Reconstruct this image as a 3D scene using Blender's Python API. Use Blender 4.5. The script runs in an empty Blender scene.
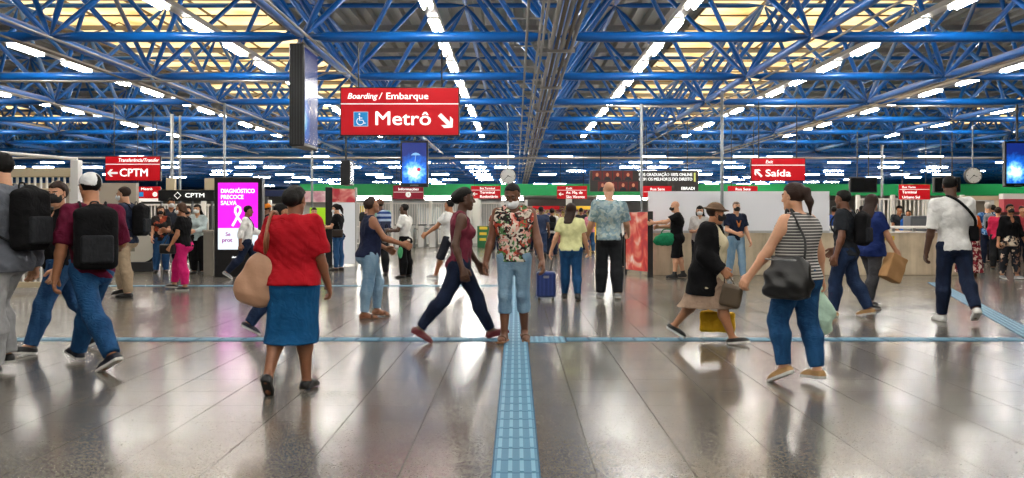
import bpy, bmesh, math, random, os
import numpy as np
from mathutils import Vector, Matrix, Euler
random.seed(7)
SC = bpy.context.scene
COL = SC.collection
PI = math.pi

# ------------------------------------------------------------------ camera, world, exposure
F, U0, V0, EYE = 904.0, 516.0, 217.0, 1.35      # focal length in px, vanishing point, eye height
cd = bpy.data.cameras.new('camera')
cd.sensor_width = 36.0; cd.sensor_fit = 'HORIZONTAL'
cd.lens = F/1024*36.0
cd.shift_x = (512-U0)/1024; cd.shift_y = -(239-V0)/1024
cd.clip_end = 400; cd.clip_start = .05
cam = bpy.data.objects.new('camera', cd); COL.objects.link(cam)
cam.location = (0, 0, EYE); cam.rotation_euler = (PI/2, 0, 0)
SC.camera = cam
W = bpy.data.worlds.new('overcast_sky'); SC.world = W; W.use_nodes = True
bg = W.node_tree.nodes['Background']
bg.inputs['Color'].default_value = (1.0, .90, .70, 1); bg.inputs['Strength'].default_value = 2.6
SC.view_settings.view_transform = 'Standard'; SC.view_settings.look = 'None'
SC.view_settings.gamma = 1.0; SC.view_settings.use_curve_mapping = False
SC.view_settings.exposure = 0.28
LAMP = 66.0                                      # radiance of the fluorescent tubes

def fx(u, d): return (u-U0)/F*d                  # photo column at depth d -> X
def fz(v, d): return EYE-(v-V0)/F*d              # photo row at depth d -> Z
def fd(v): return F*EYE/(v-V0)                   # floor row -> depth

# ------------------------------------------------------------------ materials
def lin(c):
    if isinstance(c, str):
        c = c.lstrip('#'); c = [int(c[i:i+2], 16)/255 for i in (0, 2, 4)]
    return tuple(x/12.92 if x <= .04045 else ((x+.055)/1.055)**2.4 for x in c)
MATS = {}
class NT:
    """small helper around a material's node tree"""
    def __init__(s, name):
        s.m = bpy.data.materials.new(name); s.m.use_nodes = True
        s.t = s.m.node_tree; s.b = s.t.nodes['Principled BSDF']; s.out = s.t.nodes['Material Output']
    def n(s, kind, **kw):
        n = s.t.nodes.new(kind)
        for k, v in kw.items():
            if k.startswith('i_'):
                key = k[2:]
                n.inputs[int(key) if key.isdigit() else key.replace('_', ' ')].default_value = v
            else: setattr(n, k, v)
        return n
    def l(s, a, b): s.t.links.new(a, b)
    def coords(s, scale=(1, 1, 1), out='Object'):
        c = s.n('ShaderNodeTexCoord'); mp = s.n('ShaderNodeMapping'); s.l(c.outputs[out], mp.inputs['Vector'])
        mp.inputs['Scale'].default_value = scale; return mp.outputs[0]
    def ramp(s, fac, stops, interp='LINEAR'):
        r = s.n('ShaderNodeValToRGB'); s.l(fac, r.inputs[0]); e = r.color_ramp; e.interpolation = interp
        while len(e.elements) < len(stops): e.elements.new(.5)
        for q, (p, c) in zip(e.elements, stops): q.position = p; q.color = (*lin(c), 1)
        return r.outputs[0]
    def bump(s, h, strength=.3, dist=.01):
        b = s.n('ShaderNodeBump'); b.inputs['Strength'].default_value = strength; b.inputs['Distance'].default_value = dist
        s.l(h, b.inputs['Height']); s.l(b.outputs[0], s.b.inputs['Normal'])

def mat(name, col, rough=.5, metal=0, noise=0, nscale=8, bump=0, bscale=60, emit=0, spec=None, coat=0):
    if name in MATS: return MATS[name]
    t = NT(name); b = t.b
    c = lin(col); b.inputs['Base Color'].default_value = (*c, 1)
    b.inputs['Roughness'].default_value = rough; b.inputs['Metallic'].default_value = metal
    if spec is not None: b.inputs['Specular IOR Level'].default_value = spec
    if coat: b.inputs['Coat Weight'].default_value = coat
    if noise or bump: v = t.coords()
    if noise:
        nz = t.n('ShaderNodeTexNoise', i_Scale=nscale, i_Detail=4.0); t.l(v, nz.inputs['Vector'])
        lo = tuple(max(0, x*(1-noise)) for x in c); hi = tuple(min(1, x*(1+noise)) for x in c)
        mx = t.n('ShaderNodeMix', data_type='RGBA'); t.l(nz.outputs[0], mx.inputs[0])
        mx.inputs[6].default_value = (*lo, 1); mx.inputs[7].default_value = (*hi, 1)
        t.l(mx.outputs[2], b.inputs['Base Color'])
    if bump:
        n2 = t.n('ShaderNodeTexNoise', i_Scale=bscale, i_Detail=3.0); t.l(v, n2.inputs['Vector']); t.bump(n2.outputs[0], bump)
    if emit:
        b.inputs['Emission Color'].default_value = (*c, 1); b.inputs['Emission Strength'].default_value = emit
    MATS[name] = t.m
    return t.m

def cloth(name, col, col2=None, rough=.85, scale=14, folds=.35):
    """woven fabric with soft folds"""
    if name in MATS: return MATS[name]
    t = NT(name); v = t.coords()
    n1 = t.n('ShaderNodeTexNoise', i_Scale=scale, i_Detail=5.0, i_Roughness=.6); t.l(v, n1.inputs['Vector'])
    c2 = col2 or col
    a = lin(col); b2 = lin(c2)
    mx = t.n('ShaderNodeMix', data_type='RGBA'); t.l(n1.outputs[0], mx.inputs[0])
    mx.inputs[6].default_value = (*[x*.82 for x in a], 1); mx.inputs[7].default_value = (*[min(1, x*1.15) for x in b2], 1)
    t.l(mx.outputs[2], t.b.inputs['Base Color'])
    n2 = t.n('ShaderNodeTexNoise', i_Scale=11.0, i_Detail=2.0, i_Distortion=1.2); t.l(v, n2.inputs['Vector'])
    t.bump(n2.outputs[0], folds, .04)
    t.b.inputs['Roughness'].default_value = rough; t.b.inputs['Specular IOR Level'].default_value = .12
    MATS[name] = t.m; return t.m

def denim(name, col, pale):
    if name in MATS: return MATS[name]
    t = NT(name); v = t.coords((9, 9, 3))
    n1 = t.n('ShaderNodeTexNoise', i_Scale=1.0, i_Detail=5.0, i_Roughness=.65); t.l(v, n1.inputs['Vector'])
    t.l(t.ramp(n1.outputs[0], [(.3, col), (.72, pale)]), t.b.inputs['Base Color'])
    n2 = t.n('ShaderNodeTexNoise', i_Scale=1.4, i_Detail=2.0, i_Distortion=1.5); t.l(t.coords((9, 9, 16)), n2.inputs['Vector'])
    t.bump(n2.outputs[0], .35, .035); t.b.inputs['Roughness'].default_value = .85; t.b.inputs['Specular IOR Level'].default_value = .2
    MATS[name] = t.m; return t.m

def patches(name, cols, scale=18, rough=.8, stretch=(1, 1, 1), distort=.06):
    """printed fabric: irregular patches of several colours"""
    if name in MATS: return MATS[name]
    t = NT(name); v = t.coords(stretch)
    nz = t.n('ShaderNodeTexNoise', i_Scale=9.0, i_Detail=3.0); t.l(v, nz.inputs['Vector'])
    ad = t.n('ShaderNodeVectorMath', operation='MULTIPLY_ADD'); t.l(nz.outputs['Color'], ad.inputs[0])
    ad.inputs[1].default_value = (distort*3,)*3; t.l(v, ad.inputs[2])
    vo = t.n('ShaderNodeTexVoronoi', i_Scale=scale); t.l(ad.outputs[0], vo.inputs['Vector'])
    sp = t.n('ShaderNodeSeparateColor'); t.l(vo.outputs['Color'], sp.inputs[0])
    k = len(cols)
    t.l(t.ramp(sp.outputs[0], [(i/k, c) for i, c in enumerate(cols)], 'CONSTANT'), t.b.inputs['Base Color'])
    t.b.inputs['Roughness'].default_value = rough; t.b.inputs['Specular IOR Level'].default_value = .25
    MATS[name] = t.m; return t.m

def stripes(name, c1, c2, period, duty=.5, axis=2, rough=.8):
    if name in MATS: return MATS[name]
    t = NT(name); v = t.coords()
    sp = t.n('ShaderNodeSeparateXYZ'); t.l(v, sp.inputs[0])
    a = t.n('ShaderNodeMath', operation='DIVIDE'); t.l(sp.outputs[axis], a.inputs[0]); a.inputs[1].default_value = period
    fr = t.n('ShaderNodeMath', operation='FRACT'); t.l(a.outputs[0], fr.inputs[0])
    t.l(t.ramp(fr.outputs[0], [(0, c1), (duty, c2)], 'CONSTANT'), t.b.inputs['Base Color'])
    n2 = t.n('ShaderNodeTexNoise', i_Scale=11.0, i_Detail=2.0, i_Distortion=1.2); t.l(v, n2.inputs['Vector']); t.bump(n2.outputs[0], .3, .04)
    t.b.inputs['Roughness'].default_value = rough; t.b.inputs['Specular IOR Level'].default_value = .25
    MATS[name] = t.m; return t.m

def glow(name, col, s):
    if name in MATS: return MATS[name]
    t = NT(name); t.b.inputs['Base Color'].default_value = (.02, .02, .02, 1); t.b.inputs['Roughness'].default_value = .25
    t.b.inputs['Emission Color'].default_value = (*lin(col), 1); t.b.inputs['Emission Strength'].default_value = s
    MATS[name] = t.m; return t.m

# ------------------------------------------------------------------ mesh helpers
class MB:
    """collects shapes into one mesh"""
    def __init__(s): s.v = []; s.f = []; s.mi = []; s.cur = 0
    def add(s, vs, fs):
        o = len(s.v); s.v += [tuple(p) for p in vs]; s.f += [[i+o for i in f] for f in fs]; s.mi += [s.cur]*len(fs); return s
    def box(s, c, size, bev=0.0, rz=0.0):
        x, y, z = (q/2 for q in size)
        if bev <= 0 or bev >= min(x, y, z):
            vs = [(i*x, j*y, k*z) for k in (-1, 1) for i, j in ((-1, -1), (1, -1), (1, 1), (-1, 1))]
            fs = [(3, 2, 1, 0), (4, 5, 6, 7), (0, 1, 5, 4), (1, 2, 6, 5), (2, 3, 7, 6), (3, 0, 4, 7)]
        else:
            bm = bmesh.new(); bmesh.ops.create_cube(bm, size=1)
            for q in bm.verts: q.co = Vector((q.co.x*2*x, q.co.y*2*y, q.co.z*2*z))
            bmesh.ops.bevel(bm, geom=bm.edges[:], offset=bev, segments=2, affect='EDGES', profile=.5)
            bm.verts.index_update(); vs = [q.co[:] for q in bm.verts]; fs = [[q.index for q in f.verts] for f in bm.faces]; bm.free()
        ca, sa = math.cos(rz), math.sin(rz)
        return s.add([(c[0]+p[0]*ca-p[1]*sa, c[1]+p[0]*sa+p[1]*ca, c[2]+p[2]) for p in vs], fs)
    def box2(s, lo, hi, bev=0.0):
        return s.box([(a+b)/2 for a, b in zip(lo, hi)], [abs(b-a) for a, b in zip(lo, hi)], bev)
    def rings(s, rings, cap=True, closed=False):
        n = len(rings[0]); vs = [p for r in rings for p in r]; fs = []
        m = len(rings)
        for i in range(m if closed else m-1):
            a, b = i*n, ((i+1) % m)*n
            for j in range(n): fs.append((a+j, a+(j+1) % n, b+(j+1) % n, b+j))
        if cap and not closed:
            fs.append(tuple(range(n-1, -1, -1))); fs.append(tuple(range((m-1)*n, m*n)))
        return s.add(vs, fs)
    def tube(s, pts, r, n=8, closed=False):
        pts = [Vector(p) for p in pts]; m = len(pts); rr = r if hasattr(r, '__len__') else [r]*m
        rings = []; prev = None
        for i, p in enumerate(pts):
            if closed: d = pts[(i+1) % m]-pts[i-1]
            else: d = pts[min(i+1, m-1)]-pts[max(i-1, 0)]
            d = d.normalized() if d.length > 1e-9 else Vector((0, 0, 1))
            if prev is None:
                a = Vector((0, 0, 1)) if abs(d.z) < .9 else Vector((1, 0, 0))
                x = d.cross(a).normalized()
            else:
                x = (prev-d*prev.dot(d)).normalized()
            prev = x; y = d.cross(x)
            rings.append([p+(x*math.cos(2*PI*k/n)+y*math.sin(2*PI*k/n))*rr[i] for k in range(n)])
        return s.rings(rings, closed=closed)
    def strut(s, a, b, r, n=10, t=.11, r0=.35):
        """a tube whose ends taper towards the nodes"""
        a, b = Vector(a), Vector(b); L = (b-a).length; u = (b-a)/L; e = min(t*L, .45)
        pts = [a+u*.06, a+u*e, b-u*e, b-u*.06]
        return s.tube(pts, [r*r0, r, r, r*r0], n)
    def lathe(s, prof, c=(0, 0, 0), n=24, axis='z'):
        rings = []
        for r, h in prof:
            ring = []
            for k in range(n):
                a = 2*PI*k/n; x, y = r*math.cos(a), r*math.sin(a)
                ring.append({'z': (c[0]+x, c[1]+y, c[2]+h), 'y': (c[0]+x, c[1]+h, c[2]-y), 'x': (c[0]+h, c[1]+x, c[2]+y)}[axis])
            rings.append(ring)
        return s.rings(rings)
    def poly(s, pts, y0, y1):
        """outline in the XZ plane (counter-clockwise seen from -Y) given thickness along Y"""
        n = len(pts); vs = [(p[0], y0, p[1]) for p in pts]+[(p[0], y1, p[1]) for p in pts]
        fs = [tuple(range(n)), tuple(range(2*n-1, n-1, -1))]+[(i, i+n, (i+1) % n+n, (i+1) % n) for i in range(n)]
        return s.add(vs, fs)
    def build(s, name, m, parent=None, smooth=False, loc=None):
        me = bpy.data.meshes.new(name); me.from_pydata(s.v, [], s.f)
        for q in (m if isinstance(m, (list, tuple)) else [m]): me.materials.append(q)
        if any(s.mi): me.polygons.foreach_set('material_index', s.mi)
        if smooth: me.polygons.foreach_set('use_smooth', [True]*len(me.polygons))
        me.validate(); me.update()
        bm = bmesh.new(); bm.from_mesh(me); bmesh.ops.recalc_face_normals(bm, faces=bm.faces); bm.to_mesh(me); bm.free()
        return link(name, me, parent, loc)

def link(name, me, parent=None, loc=None):
    o = bpy.data.objects.new(name, me); COL.objects.link(o)
    if parent is not None: o.parent = parent
    if loc is not None: o.location = loc
    return o
def tag(o, label=None, cat=None, group=None, kind=None):
    if label: o['label'] = label
    if cat: o['category'] = cat
    if group: o['group'] = group
    if kind: o['kind'] = kind
    return o
def thing(name, label, cat, loc=(0, 0, 0), rz=0, group=None):
    o = bpy.data.objects.new(name, None); COL.objects.link(o); o.empty_display_size = .1
    o.location = loc; o.rotation_euler = (0, 0, rz)
    return tag(o, label, cat, group)
def dup(o, loc=None, label=None, parent=None, rz=None):
    c = o.copy(); COL.objects.link(c)
    if parent is not None: c.parent = parent
    if loc is not None: c.location = loc
    if rz is not None: c.rotation_euler = (0, 0, rz)
    if label: c['label'] = label
    for ch in o.children: dup(ch, parent=c)
    return c
def struct(name, mb, m, smooth=False):
    o = mb.build(name, m, smooth=smooth); o['kind'] = 'structure'; return o

def text(s, size, m, parent, loc, bold=.0, shear=0, align='CENTER', name='lettering', width=None, rz=0, depth=.004):
    """raised lettering that faces -Y; loc is the middle (or left / right end) of the line"""
    cu = bpy.data.curves.new('t', 'FONT'); cu.body = s; cu.size = size; cu.align_x = align; cu.align_y = 'CENTER'
    cu.offset = 0; cu.shear = shear; cu.extrude = depth; cu.resolution_u = 3; cu.space_line = .95
    o = bpy.data.objects.new('t', cu); COL.objects.link(o)
    dg = bpy.context.evaluated_depsgraph_get()
    me = bpy.data.meshes.new_from_object(o.evaluated_get(dg)); me.name = name
    bpy.data.objects.remove(o); bpy.data.curves.remove(cu)
    if width:
        xs = [q.co.x for q in me.vertices]
        if xs:
            k = width/(max(xs)-min(xs)); mid = 0
            for q in me.vertices: q.co.x *= k
    if bold:                                        # heavier strokes: the outline laid down again a hair to each side
        bm = bmesh.new(); bm.from_mesh(me); g0 = bm.verts[:]+bm.edges[:]+bm.faces[:]
        for dx, dy in ((1, 0), (-1, 0), (0, .6), (0, -.6)):
            r = bmesh.ops.duplicate(bm, geom=g0); vs = [q for q in r['geom'] if isinstance(q, bmesh.types.BMVert)]
            bmesh.ops.translate(bm, verts=vs, vec=(dx*bold*size, dy*bold*size, 0))
        bm.to_mesh(me); bm.free()
    me.materials.clear(); me.materials.append(m)
    ob = link(name, me, parent, loc); ob.rotation_euler = (PI/2, 0, rz)
    return ob
# ------------------------------------------------------------------ shell: floor, walls, roof
Z = 3.0; BAY = 4.23; ZL = EYE+Z; ZU = EYE+2*Z            # lower and upper chord levels of the space frame
X0 = .23*Z; D0 = F*Z/180.0                               # a lower node column, the first cross beam in view
XW, YB, YF, ZR = 48.0, 112.0, -14.0, ZU+.55

def floor_mat():
    t = NT('polished_granite_tiles'); b = t.b
    v = t.coords()
    # 0.517 m tiles with thin dark joints
    sp = t.n('ShaderNodeSeparateXYZ'); t.l(v, sp.inputs[0])
    js = []; ids = []
    for ax, off, wd in ((0, .10, .0065), (1, .25, .005)):
        a = t.n('ShaderNodeMath', operation='ADD'); t.l(sp.outputs[ax], a.inputs[0]); a.inputs[1].default_value = off+51.7
        q = t.n('ShaderNodeMath', operation='DIVIDE'); t.l(a.outputs[0], q.inputs[0]); q.inputs[1].default_value = .517
        fr = t.n('ShaderNodeMath', operation='FRACT'); t.l(q.outputs[0], fr.inputs[0])
        fl = t.n('ShaderNodeMath', operation='FLOOR'); t.l(q.outputs[0], fl.inputs[0]); ids.append(fl.outputs[0])
        c = t.n('ShaderNodeMath', operation='LESS_THAN'); t.l(fr.outputs[0], c.inputs[0]); c.inputs[1].default_value = wd/.517; js.append(c.outputs[0])
    j = t.n('ShaderNodeMath', operation='MAXIMUM'); t.l(js[0], j.inputs[0]); t.l(js[1], j.inputs[1])
    cb = t.n('ShaderNodeCombineXYZ'); t.l(ids[0], cb.inputs[0]); t.l(ids[1], cb.inputs[1])
    wn = t.n('ShaderNodeTexWhiteNoise', noise_dimensions='3D'); t.l(cb.outputs[0], wn.inputs['Vector'])
    # grain
    g1 = t.n('ShaderNodeTexVoronoi', i_Scale=130.0); t.l(v, g1.inputs['Vector'])
    g2 = t.n('ShaderNodeTexNoise', i_Scale=.55, i_Detail=3.0); t.l(v, g2.inputs['Vector'])
    g3 = t.n('ShaderNodeTexNoise', i_Scale=60.0, i_Detail=4.0); t.l(v, g3.inputs['Vector'])
    spk = t.n('ShaderNodeSeparateColor'); t.l(g1.outputs['Color'], spk.inputs[0])
    base = t.ramp(spk.outputs[0], [(0, '#524e48'), (.45, '#605c55'), (.8, '#69655d'), (1, '#767169')])
    def mul(a, fac, lo, hi):
        r = t.n('ShaderNodeMapRange'); t.l(fac, r.inputs[0]); r.inputs[3].default_value = lo; r.inputs[4].default_value = hi
        m = t.n('ShaderNodeMix', data_type='RGBA', blend_type='MULTIPLY'); m.inputs[0].default_value = 1
        t.l(a, m.inputs[6]); cc = t.n('ShaderNodeCombineColor')
        for i in range(3): t.l(r.outputs[0], cc.inputs[i])
        t.l(cc.outputs[0], m.inputs[7]); return m.outputs[2]
    c = mul(base, wn.outputs['Value'], .93, 1.05)
    c = mul(c, g2.outputs[0], .92, 1.08); c = mul(c, g3.outputs[0], .92, 1.08)
    mx = t.n('ShaderNodeMix', data_type='RGBA'); t.l(j.outputs[0], mx.inputs[0]); t.l(c, mx.inputs[6]); mx.inputs[7].default_value = (*lin('#26241f'), 1)
    t.l(mx.outputs[2], b.inputs['Base Color'])
    rr = t.n('ShaderNodeMapRange'); t.l(g2.outputs[0], rr.inputs[0]); rr.inputs[1].default_value = .3; rr.inputs[2].default_value = .7
    rr.inputs[3].default_value = .15; rr.inputs[4].default_value = .22
    ra = t.n('ShaderNodeMath', operation='MULTIPLY_ADD'); t.l(wn.outputs['Value'], ra.inputs[0]); ra.inputs[1].default_value = .03; t.l(rr.outputs[0], ra.inputs[2])
    rj = t.n('ShaderNodeMath', operation='MAXIMUM'); t.l(ra.outputs[0], rj.inputs[0]); t.l(j.outputs[0], rj.inputs[1]); t.l(rj.outputs[0], b.inputs['Roughness'])
    b.inputs['Specular IOR Level'].default_value = .66
    # each slab is a hair off level, and the grain is slightly pitted
    h = t.n('ShaderNodeTexNoise', i_Scale=1.3, i_Detail=1.0); t.l(v, h.inputs['Vector'])
    bp = t.n('ShaderNodeBump'); bp.inputs['Strength'].default_value = .012; bp.inputs['Distance'].default_value = .02; t.l(h.outputs[0], bp.inputs['Height'])
    t.l(bp.outputs[0], b.inputs['Normal'])
    return t.m

struct('floor', MB().box2((-XW, YF, -.2), (XW, YB, 0)), floor_mat())
M_wall = mat('painted_wall', '#8f8d88', .8, noise=.12, nscale=1.2)
struct('wall_left', MB().box2((-XW-.2, YF, 0), (-XW, YB, ZR)), M_wall)
struct('wall_right', MB().box2((XW, YF, 0), (XW+.2, YB, ZR)), M_wall)
struct('wall_back', MB().box2((-XW, YB, 0), (XW, YB+.2, ZR)), M_wall)
struct('wall_front', MB().box2((-XW, YF-.2, 0), (XW, YF, ZR)), M_wall)

# corrugated roof deck with translucent strips
M_deck = mat('corrugated_roof_sheet', '#85837d', .42, .3, noise=.35, nscale=.6)
SKY = [(-36.5, -29.0), (-15.6, -8.0), (5.9, 12.6), (27.5, 34.0)]
def deck_profile(x0, x1):
    pts = []; n = max(1, round((x1-x0)/.52)); p = (x1-x0)/n
    for i in range(n):
        a = x0+i*p
        pts += [(a, 0), (a+p*.36, 0), (a+p*.46, .17), (a+p*.9, .17)]
    pts.append((x1, 0)); return pts
def deck(mb, x0, x1, y0, y1, z):
    pr = deck_profile(x0, x1); n = len(pr)
    vs = [(x, y0, z+h) for x, h in pr]+[(x, y1, z+h) for x, h in pr]+[(x, y0, z+h+.02) for x, h in pr]+[(x, y1, z+h+.02) for x, h in pr]
    fs = []
    for i in range(n-1):
        fs += [(i, i+1, n+i+1, n+i), (2*n+i+1, 2*n+i, 3*n+i, 3*n+i+1)]
    mb.add(vs, fs)
mb = MB(); xs = [-XW]+[q for a in SKY for q in a]+[XW]
SY0, SY1 = 20.0, 64.0                                    # the strips run between these depths
for i in range(0, len(xs), 2): deck(mb, xs[i], xs[i+1], YF, YB, ZR)
for a, b in SKY:
    deck(mb, a, b, YF, SY0, ZR); deck(mb, a, b, SY1, YB, ZR)
struct('ceiling', mb, M_deck)

def skylight_mat():
    t = NT('translucent_roof_sheet'); v = t.coords()
    tr = t.n('ShaderNodeBsdfTranslucent'); df = t.n('ShaderNodeBsdfDiffuse'); mx = t.n('ShaderNodeMixShader', i_0=.18)
    nz = t.n('ShaderNodeTexNoise', i_Scale=.9, i_Detail=4.0); t.l(v, nz.inputs['Vector'])
    col = t.ramp(nz.outputs[0], [(.25, '#dcc49c'), (.5, '#f8e9cc'), (.75, '#fff8ea')])
    t.l(col, tr.inputs[0]); t.l(col, df.inputs[0]); t.l(tr.outputs[0], mx.inputs[1]); t.l(df.outputs[0], mx.inputs[2]); t.l(mx.outputs[0], t.out.inputs[0])
    return t.m
M_sky = skylight_mat(); M_purlin = mat('brown_purlin', '#6b5a44', .7)
for i, (a, b) in enumerate(SKY):
    o = MB().box2((a, SY0, ZR+.03), (b, SY1, ZR+.05)).build('window_%d' % (i+1), M_sky); o['kind'] = 'structure'
    m = MB(); n = round((b-a)/1.7)
    for k in range(n+1):
        x = a+(b-a)*k/n; m.box2((x-.018, SY0, ZR-.05), (x+.018, SY1, ZR+.02))
    y = SY0+.6
    while y < SY1:
        m.box2((a, y-.025, ZR-.10), (b, y+.025, ZR-.05)); y += 2.82
    # bowed tie rods below the sheets
    y = SY0+1.3
    while y < 60:
        for k in range(3):
            xa = a+(b-a)*k/3; xb = a+(b-a)*(k+1)/3
            m.tube([(xa+(xb-xa)*q/8, y, ZR-.15-.38*math.sin(PI*q/8)) for q in range(9)], .022, 5)
        y += 8.46
    m.build('window_frame', M_purlin, o)
# lattice purlins under the opaque deck
m = MB(); y = 14.0
while y < YB:
    m.box2((-XW, y-.04, ZR-.16), (XW, y+.04, ZR)); y += 4.23
struct('trim_1', m, mat('grey_purlin', '#8b8a86', .6, .1))

# ------------------------------------------------------------------ blue space frame
M_blue = mat('blue_gloss_paint', '#0b58a4', .28, noise=.10, nscale=2.5)
M_blue_d = M_blue
def node_x(k): return X0+BAY*k
def beam_y(j): return D0+BAY*j
frame_root = thing('roof_space_frame', 'blue tubular space frame spanning the whole hall under the roof', 'roof truss', (0, 0, 0))
def inview(x, y, z, pad=1.35):
    return y > 3 and abs(x) < y*.57*pad+3 and (z-EYE)/y*F < 330
segs = {'cross_chord': [], 'long_chord': [], 'upper_chord': [], 'diagonal_brace': []}
J0, J1, K = -2, 20, 11
def addseg(kind, a, b, r):
    mx, my, mz = ((p+q)/2 for p, q in zip(a, b))
    if max(a[1], b[1]) > 4 and (inview(*a) or inview(*b)): segs[kind].append((a, b, r))
for j in range(J0, J1):
    for k in range(-K, K):
        p = (node_x(k), beam_y(j), ZL)
        if abs(p[0]) > XW-1: continue
        if node_x(k+1) < XW: addseg('cross_chord', p, (node_x(k+1), beam_y(j), ZL), .088)
        if j < J1-1: addseg('long_chord', p, (node_x(k), beam_y(j+1), ZL), .075)
        u = (node_x(k)+BAY/2, beam_y(j)+BAY/2, ZU)
        if u[0] > XW-1: continue
        addseg('upper_chord', u, (u[0]+BAY, u[1], ZU), .068)
        addseg('upper_chord', u, (u[0], u[1]+BAY, ZU), .068)
        for dk in (0, 1):
            for dj in (0, 1):
                if j+dj < J1: addseg('diagonal_brace', (node_x(k+dk), beam_y(j+dj), ZL), u, .056)
for kind, L in segs.items():
    L.sort(key=lambda s: (0 if abs((s[0][0]+s[1][0])/2) < .5*(s[0][1]+s[1][1])/2*1.15 and (max(s[0][2], s[1][2])-EYE)/max(s[0][1], s[1][1])*F < 250 else 1, s[0][1]+s[1][1]))
    for a, b, r in L[:100]:
        MB().strut(a, b, r).build(kind, M_blue, frame_root, smooth=True)
    m = MB()
    for a, b, r in L[100:]: m.strut(a, b, r, 6)
    o = m.build({'cross_chord': 'far_cross_chords', 'long_chord': 'far_long_chords', 'upper_chord': 'far_upper_chords', 'diagonal_brace': 'far_braces'}[kind], M_blue, frame_root, smooth=True)
    o['kind'] = 'stuff'

# ------------------------------------------------------------------ fluorescent lamps
M_tube = glow('fluorescent_tube', '#fffaf2', LAMP)
M_house = mat('cream_lamp_housing', '#b9b2a4', .45)
M_white = mat('white_enamel', '#dcdcd8', .4)
ZLAMP = EYE+1.106*Z
def make_lamp(label, group):
    o = thing('fluorescent_lamp', label, 'lamp', (0, 0, 0), 0, group)
    m = MB()
    pr = [(-.10, .085), (.10, .085), (.10, .095), (.06, .11), (-.06, .11), (-.10, .095)]
    m.rings([[(x, -.58, z) for x, z in pr], [(x, .58, z) for x, z in pr]]); m.build('reflector', M_white, o)
    for s in (-1, 1):
        MB().tube([(s*.055, -.54, .042), (s*.055, .54, .042)], .026, 8).build('tube', M_tube, o)
    return o
rows = [X0+BAY*(k+.5) for k in range(-7, 7)]
lamp0 = None; seen = []
rowname = {}
for k in range(-7, 7):
    x = X0+BAY*(k+.5)
    ys = []
    for j in range(-6, 6):
        for q in (-.25, .25):
            y = D0+BAY*(j+q)
            if y < 41 and abs(x) < max(y*.57+2.5, 9): ys.append(y)
    if not ys: continue
    rowname[k] = ys
    rw = MB().box2((x-.10, max(-13, min(ys)-1.2), ZLAMP+.11), (x+.10, max(ys)+1.2, ZLAMP+.20), .01).build('lamp_raceway', M_house)
    tag(rw, 'long grey lamp raceway running away from the viewer under the space frame', 'raceway', 'lamp raceways under the roof')
    for y in ys: seen.append((x, y))
G1 = 'fluorescent lamps in rows along the hall'
LB1 = 'white twin tube fluorescent lamp under a raceway running lengthwise'
for x, y in seen:
    if lamp0 is None: lamp0 = make_lamp(LB1, G1); lamp0.location = (x, y, ZLAMP)
    else: dup(lamp0, (x, y, ZLAMP))
# crosswise lamps in the deeper half of the hall
cross0 = None
G2 = 'crosswise lamps deep in the hall'; LB2 = 'white fluorescent lamp set crosswise deep in the hall'
rng = random.Random(3)
n = 0
for j in range(6, 17):
    y = D0+BAY*(j+.2)
    rw = MB().box2((-.59*y, y-.05, ZL-.19), (.59*y, y+.05, ZL-.072)).box2((-.59*y, y+.05, ZL-.23), (.59*y, y+.07, ZL-.072)).build('lamp_raceway', M_blue)
    tag(rw, 'blue lamp raceway set crosswise deep in the hall', 'raceway', 'crosswise lamp raceways')
    for k in range(-7, 7):
        x = X0+BAY*(k+.5)
        if abs(x) > min(y*.57+1, 29 if j < 12 else 24): continue
        for s in (-.78, .78):
            if rng.random() < (.34 if s*(-1)**k < 0 else .6): continue
            if cross0 is None:
                cross0 = make_lamp(LB2, G2); cross0.location = (x+s, y, ZL-.30); cross0.rotation_euler = (0, 0, PI/2)
            else: dup(cross0, (x+s, y, ZL-.30))
            n += 1
print('lamps', len(seen), n)

# ------------------------------------------------------------------ pipes and cable trays under the frame
M_pipe = mat('galvanised_conduit', '#9c9a95', .4, .5); M_pipe2 = mat('brown_grey_pipe', '#6d6459', .5, .2)
def pipe(pts, r, m, label, cat='pipe', group=None):
    o = MB().tube(pts, r, 8).build('conduit_pipe', m, smooth=True); return tag(o, label, cat, group)
tray = thing('cable_tray', 'long tray of grey pipes running down the middle of the ceiling', 'cable tray', (.74, 9, ZL-.22))
for i, (dx, r, mm) in enumerate([(-.17, .035, M_pipe), (-.085, .028, M_pipe2), (0, .035, M_pipe), (.085, .028, M_pipe2), (.17, .03, M_pipe)]):
    MB().tube([(dx, 0, 0), (dx, 75, 0)], r, 8).build('pipe', mm, tray, smooth=True)
y = D0-9
while y < 84:
    MB().box((0, y-.18, -.05), (.46, .06, .05)).box((-.2, y-.18, .1), (.03, .03, .3)).box((.2, y-.18, .1), (.03, .03, .3)).build('bracket', M_pipe, tray); y += BAY
lad = thing('pipe_ladder', 'pair of thin grey pipes with rungs left of the central tray', 'pipe', (.27, 9, ZL-.15))
for dx in (-.1, .1): MB().tube([(dx, 0, 0), (dx, 60, 0)], .022, 8).build('rail', M_pipe, lad, smooth=True)
y = 2.0
while y < 60:
    MB().tube([(-.35, y, .03), (.1, y, .03)], .014, 6).build('rung', M_pipe, lad); y += 2.115
GP = 'conduits along the lower chords'
for k, offs in ((-1, (.22,)), (-2, (.3, -.26)), (0, (-.25,)), (1, (.22,)), (-3, (.25,)), (2, (.25, -.2))):
    for i, dx in enumerate(offs):
        x = node_x(k)+dx; z = ZL-.12-.05*i
        pipe([(x, max(8, abs(x)*1.2), z), (x, 60, z)], .022, M_pipe if i == 0 else M_pipe2, 'thin grey conduit running lengthwise beside a blue lower chord', 'pipe', GP)
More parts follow.
